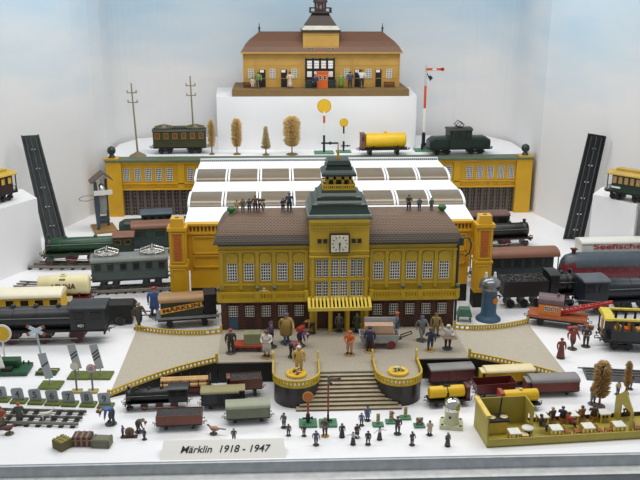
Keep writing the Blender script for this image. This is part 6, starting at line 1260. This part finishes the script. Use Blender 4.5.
# -- on the upper station platform
uz = ZT+2.4
for px, py, hp, lb, c, l, ps, ht, ex in ((258.5, 84.5, 15, 'green-jacketed figurine by the left doorway of the upper station', (98, 130, 62), DK, 'walk', ('hair', BR), ()), (252.5, 85.5, 10, 'small pale figurine beside the left bench of the upper station', (190, 180, 168), WT, 'stand', ('hair', BR), ()), (290, 85.5, 15, 'woman figurine in pale dress by the second doorway above', (206, 178, 158), (190, 160, 140), 'carry', ('hair', BR), (('skirt', (206, 182, 160)),)),
    (315, 84.6, 13, 'navy figurine standing left against the orange kiosk', NV, DK, 'stand', ('cap', NV), ()), (341, 85.8, 14, 'woman figurine with green dress right of the orange kiosk', (120, 140, 60), GN, 'stand', ('hair', TNc), (('skirt', (96, 128, 48)),)), (350, 84.5, 15, 'dark navy figurine between kiosk and third doorway', (52, 56, 84), DK, 'stand', ('peak', DK), ()), (361.5, 84.5, 17, 'figurine in white shirt raising an arm by the third doorway', WT, DK, 'raise', ('hair', BR), ())):
    q = AY(px, 85, 132.9); fig(px, py, hp, lb, c, l, ps, 0, ht, uz, ex, at=(q.x, 131.6 if 'kiosk' in lb and 'navy figurine standing' in lb else 132.9, uz))
# -- left side
fig(155, 316, 29, 'blue figurine with red cap standing beside the grey flat wagon', BL, (56, 70, 104), 'stand', 15, ('cap', RD), extra=(('coat', BL),))
fig(139.5, 328.5, 26, 'dark figurine pulling the black hand cart by its shafts', (70, 66, 60), (64, 62, 58), 'walk', 40, ('hair', (150, 130, 110)))
fig(111, 424, 27, 'bending figurine in blue shirt and dark trousers near the ramp foot', BL, (52, 54, 62), 'bend', -60, ('hair', BR), stand=(70, 70, 66))
fig(20, 424, 22, 'dark green figurine with red cap on the front left track', (64, 76, 64), (60, 64, 60), 'stand', 15, ('cap', (170, 66, 56)))
fig(2, 428, 22, 'red-brown figurine at the left edge of the front track', (150, 74, 50), OL, 'carry', 20, ('cap', BR))
fig(139, 432, 17, 'crouching dark brown figurine behind the tiny grindstone', (74, 62, 54), (70, 60, 54), 'bend', 70, ('cap', DK), hh=3.6)
fig(123, 437, 12, 'tiny blue figurine turning the grindstone', (72, 78, 110), DK, 'carry', 80, ('cap', NV))
fig(144.5, 439.5, 12, 'tiny navy figurine right of the grindstone', (62, 66, 96), DK, 'stand', -40, ('cap', DK))
fig(234, 441, 13, 'small dark figurine above the caption card', (70, 70, 72), DK, 'carry', 0, ('cap', GY))
# grindstone, birds, beasts
t = thing('grindstone', 'tiny brown grindstone on a board between two small figurines', 'grindstone', G(130, 437)); mb = MB(); mb.bx(-1.5, 1.3, -0.5, 0.5, 0, 0.2); mb.build('board', DBRN, t); mb = MB(); mb.cyl((0, -0.22, 1.0), (0, 0.22, 1.0), 0.8, n=18, smooth=False); mb.build('stone', mat('stone_brown', (112, 88, 60), 0.7), t)
for y in (-0.35, 0.35): mb = MB(); mb.prism([(-0.5, 0.2), (0.5, 0.2), (0.1, 1.1), (-0.1, 1.1)], 'x', -0.1, 0.1) if 0 else mb.bx(-0.12, 0.12, y-0.06, y+0.06, 0.2, 1.1); mb.build('bracket', DBRN, t)
def bird(px, py, L, lb, body, tail, head, rz, stand=OL):
    p = G(px, py); t = thing('bird_figurine', lb, 'bird', p, rz); k = L
    mb = MB(); mb.lathe([(.3*k, 0), (.3*k, .06*k), (0, .08*k)], n=12); mb.build('stand', cmat(stand), t)
    mb = MB(); z = .42*k; n = 10
    prof = [(-.55, .02, .50), (-.35, .12, .46), (-.1, .19, .44), (.12, .18, .47), (.26, .11, .56), (.33, .075, .66), (.40, .08, .73), (.46, .055, .73), (.54, .01, .70)]
    rings = [[(x*k, r*k*math.cos(2*math.pi*i/n), zz*k+r*k*math.sin(2*math.pi*i/n)) for i in range(n)] for x, r, zz in prof]; b0 = len(mb.f); mb.loft(rings, 0, True)
    for i, f in enumerate(mb.f):
        if sum(mb.v[q].x for q in f)/len(f) > .27*k: mb.m[i] = 1
    for y in (-.07, .07): mb.cyl((.02*k, y*k, .06*k), (0, y*k, .32*k), .022*k, .05*k, 6, 1)
    mb.build('body', [cmat(body), cmat(head)], t)
    mb = MB(); mb.loft([[(-.35*k, -.06*k, .5*k), (-.35*k, .06*k, .5*k), (-.35*k, .05*k, .56*k), (-.35*k, -.05*k, .56*k)], [(-1.0*k, -.1*k, .5*k), (-1.0*k, .1*k, .5*k), (-1.0*k, .08*k, .53*k), (-1.0*k, -.08*k, .53*k)]], 0); mb.build('tail', cmat(tail), t)
    for y in (-1, 1): mb = MB(); mb.sph((-.1*k, y*.17*k, .47*k), .2*k, (1.3, .25, .6), 10, 0, 6); mb.build('wing', cmat(tail), t)
bird(213.5, 434, 2.3, 'colourful bird with orange breast and dark blue head on a green foot', (190, 120, 76), (110, 96, 110), (52, 56, 92), R(165))
bird(9.5, 434, 2.6, 'dark red bird on a green foot below the front left track', (120, 52, 44), (58, 56, 56), (84, 66, 54), R(10))
p = G(47.5, 421); t = thing('goat_figurine', 'small white goat standing between the rails of the front left track', 'goat', p+Vector((0, 0, 0.1)), R(15)); mb = MB(); n = 10
rings = [[(x, r*math.cos(2*math.pi*i/n)*.75, zz+r*math.sin(2*math.pi*i/n)) for i in range(n)] for x, r, zz in ((-1.0, .15, 1.5), (-.85, .38, 1.4), (-.2, .42, 1.32), (.5, .46, 1.36), (.85, .3, 1.65), (1.05, .22, 2.0), (1.2, .24, 2.2), (1.5, .15, 2.1), (1.65, .1, 2.02))]; mb.loft(rings, 0, True)
for x, k in ((-.8, 1), (.6, -1)):
    for y in (-.2, .2): mb.cyl((x, y, 1.2), (x+.12*k, y, .62), .2, .12, 8); mb.cyl((x+.12*k, y, .64), (x, y, .08), .11, .07, 8); mb.cyl((x, y, .1), (x, y, 0), .1, .11, 8)
for y in (-.14, .14): mb.cyl((1.2, y, 2.38), (1.0, y*1.6, 2.75), .06, .02, 6)
mb.cyl((-1.0, 0, 1.55), (-1.25, 0, 1.75), .08, .04, 6); mb.build('body', cmat((222, 220, 210)), t)
# -- small dark figurines before the stair
FR = [(284, 427.5, 15, 'small grey-green figurine left of the orange disc signal', (84, 92, 84), 'carry', ('cap', DK), ()),
 (288.5, 435.5, 12, 'small dark stooping figurine below the grey-green goods wagon end', (74, 72, 66), 'walk', ('hair', BR), ()),
 (304, 436, 12, 'small dark figurine directly below the orange disc signal base', (70, 62, 54), 'carry', ('cap', DK), ()),
 (316, 445, 15, 'small blue-grey figurine nearest the front edge left of the stair', (84, 92, 122), 'walk', ('cap', GB), ()),
 (325, 436, 19, 'larger grey figurine on a tan foot before the rusty arm signal', (84, 80, 72), 'carry', ('hair', GY), ()),
 (342, 437, 14, 'small black pointed figurine in the middle before the stair', (54, 52, 54), 'stand', ('cap', DK), (('skirt', (50, 48, 50)),)),
 (353, 444.5, 13, 'small figurine with white spread arms near the front edge', (196, 196, 190), 'wide', ('cap', DK), (('skirt', (58, 54, 50)),)),
 (357, 437.5, 14, 'small dark stout figurine right behind the white spread-armed one', (56, 56, 60), 'carry', ('cap', DK), (('coat', (56, 56, 60)),)),
 (361.5, 425.5, 13, 'small blue-grey figurine, left one of the pair at the stair foot', (92, 104, 132), 'stand', ('cap', GB), ()),
 (367.5, 420.5, 15, 'taller blue-grey figurine, rear one of the pair at the stair foot', (84, 98, 126), 'stand', ('cap', DK), (('coat', (84, 98, 126)),)),
 (368, 444.5, 14, 'small black figurine right of the white spread-armed one', (52, 52, 56), 'walk', ('cap', DK), ()),
 (379.5, 439.5, 13, 'small figurine in white jacket below the first tan post sign', (206, 204, 200), 'wide', ('hair', DK), (('skirt', (70, 66, 62)),)),
 (397.5, 434, 18, 'small dark figurine raising a disc baton below the middle post sign', (60, 58, 58), 'raise', ('peak', DK), (('baton', (150, 80, 64)),)),
 (412, 445, 14, 'small dark grey figurine nearest the front edge right of the stair', (72, 74, 74), 'carry', ('cap', DK), ()),
 (429.5, 435, 15, 'small figurine in pale coat right of the crossed board sign', (196, 184, 164), 'carry', ('hair', BR), (('coat', (190, 176, 156)),)),
 (447.5, 446, 14, 'small grey figurine in front of the silver-domed bell', (92, 88, 84), 'stand', ('cap', GY), (('skirt', (70, 66, 64)),))]
for i, (px, py, hp, lb, c, ps, ht, ex) in enumerate(FR): fig(px, py, hp, lb, c, (58, 56, 58), ps, (i*37) % 70-35, ht, 0, ex, stand=(176, 136, 70) if i == 4 else (56, 54, 52))
# -- right side
fig(560.5, 358, 20, 'slim dark red woman figurine on a green foot at the right', (118, 56, 54), (110, 54, 52), 'stand', 0, ('hair', BR), 0, (('skirt', (112, 54, 52)),), (104, 104, 66))
fig(572, 349, 22, 'red and brown porter figurine with wide legs behind the woman', (136, 60, 48), (80, 60, 50), 'walk', 10, ('cap', BR), 0, (('trunk', (150, 60, 50)),))
fig(585.5, 346.5, 21, 'dark figurine carrying a brown trunk on its shoulder', (60, 56, 66), (54, 52, 60), 'carry', -30, ('cap', BR), 0, (('trunk', (120, 70, 50)),))
fig(592.5, 404, 22, 'grey figurine with white hair under the bushy brown tree', (128, 116, 104), (120, 122, 116), 'carry', 15, ('hair', WT), 0, (('bag', (120, 60, 48)),), (80, 84, 92))
fig(617.5, 394.5, 14, 'small cream figurine left of the slim brown tree', (190, 170, 130), (60, 64, 92), 'stand', 20, ('hair', BR), 0, (), (48, 54, 92))
fig(629.5, 389, 16, 'dark purple figurine at the foot of the slim brown tree', (84, 52, 64), (60, 46, 58), 'carry', 0, ('cap', BR))
o = MB().sph((0, 0, 0.5), 0.5, n=16, k=10).build('ball', cmat((52, 58, 120))); o.location = G(599.5, 411)*K; o.location.z = 0; tag(o, 'small dark blue ball behind the waiting room', 'ball')
GUEST = [(14.0, 6.4, 0.9, 200, 'dark guest with tan hat at the first back-row table', (60, 58, 66), ('cap', TNc)), (15.9, 6.5, 1.0, 150, 'navy guest between the first and second back-row tables', NV, ('cap', NV)), (16.2, 4.4, 1.1, 90, 'red-clad guest before the second back-row table', (178, 60, 54), ('hair', BR)), (19.5, 6.4, 1.1, 200, 'brown guest right of the second back-row table', (126, 84, 46), ('hair', BR)), (21.7, 6.5, 1.1, 160, 'dark guest before the third back-row table', (70, 54, 48), ('cap', DK)), (11.0, 4.2, 1.1, 60, 'black-haired guest just right of the partition', (48, 40, 42), ('hair', DK)), (28.0, 6.0, 1.1, 180, 'dark red guest right of the gable partition', (104, 44, 46), ('hair', BR))]
for x, y, k, rt, lb, c, ht in GUEST:
    q = wr(x, y, 0.25); s_ = 3.8; fig(0, 0, 0, lb, c, (60, 54, 58), 'sit', rt, ht, at=(q.x, q.y, 0.25+(0.97-0.40*s_)), hh=s_, stand=None)
for o in list(bpy.data.objects):
    if o.get('unused'): bpy.data.objects.remove(o)
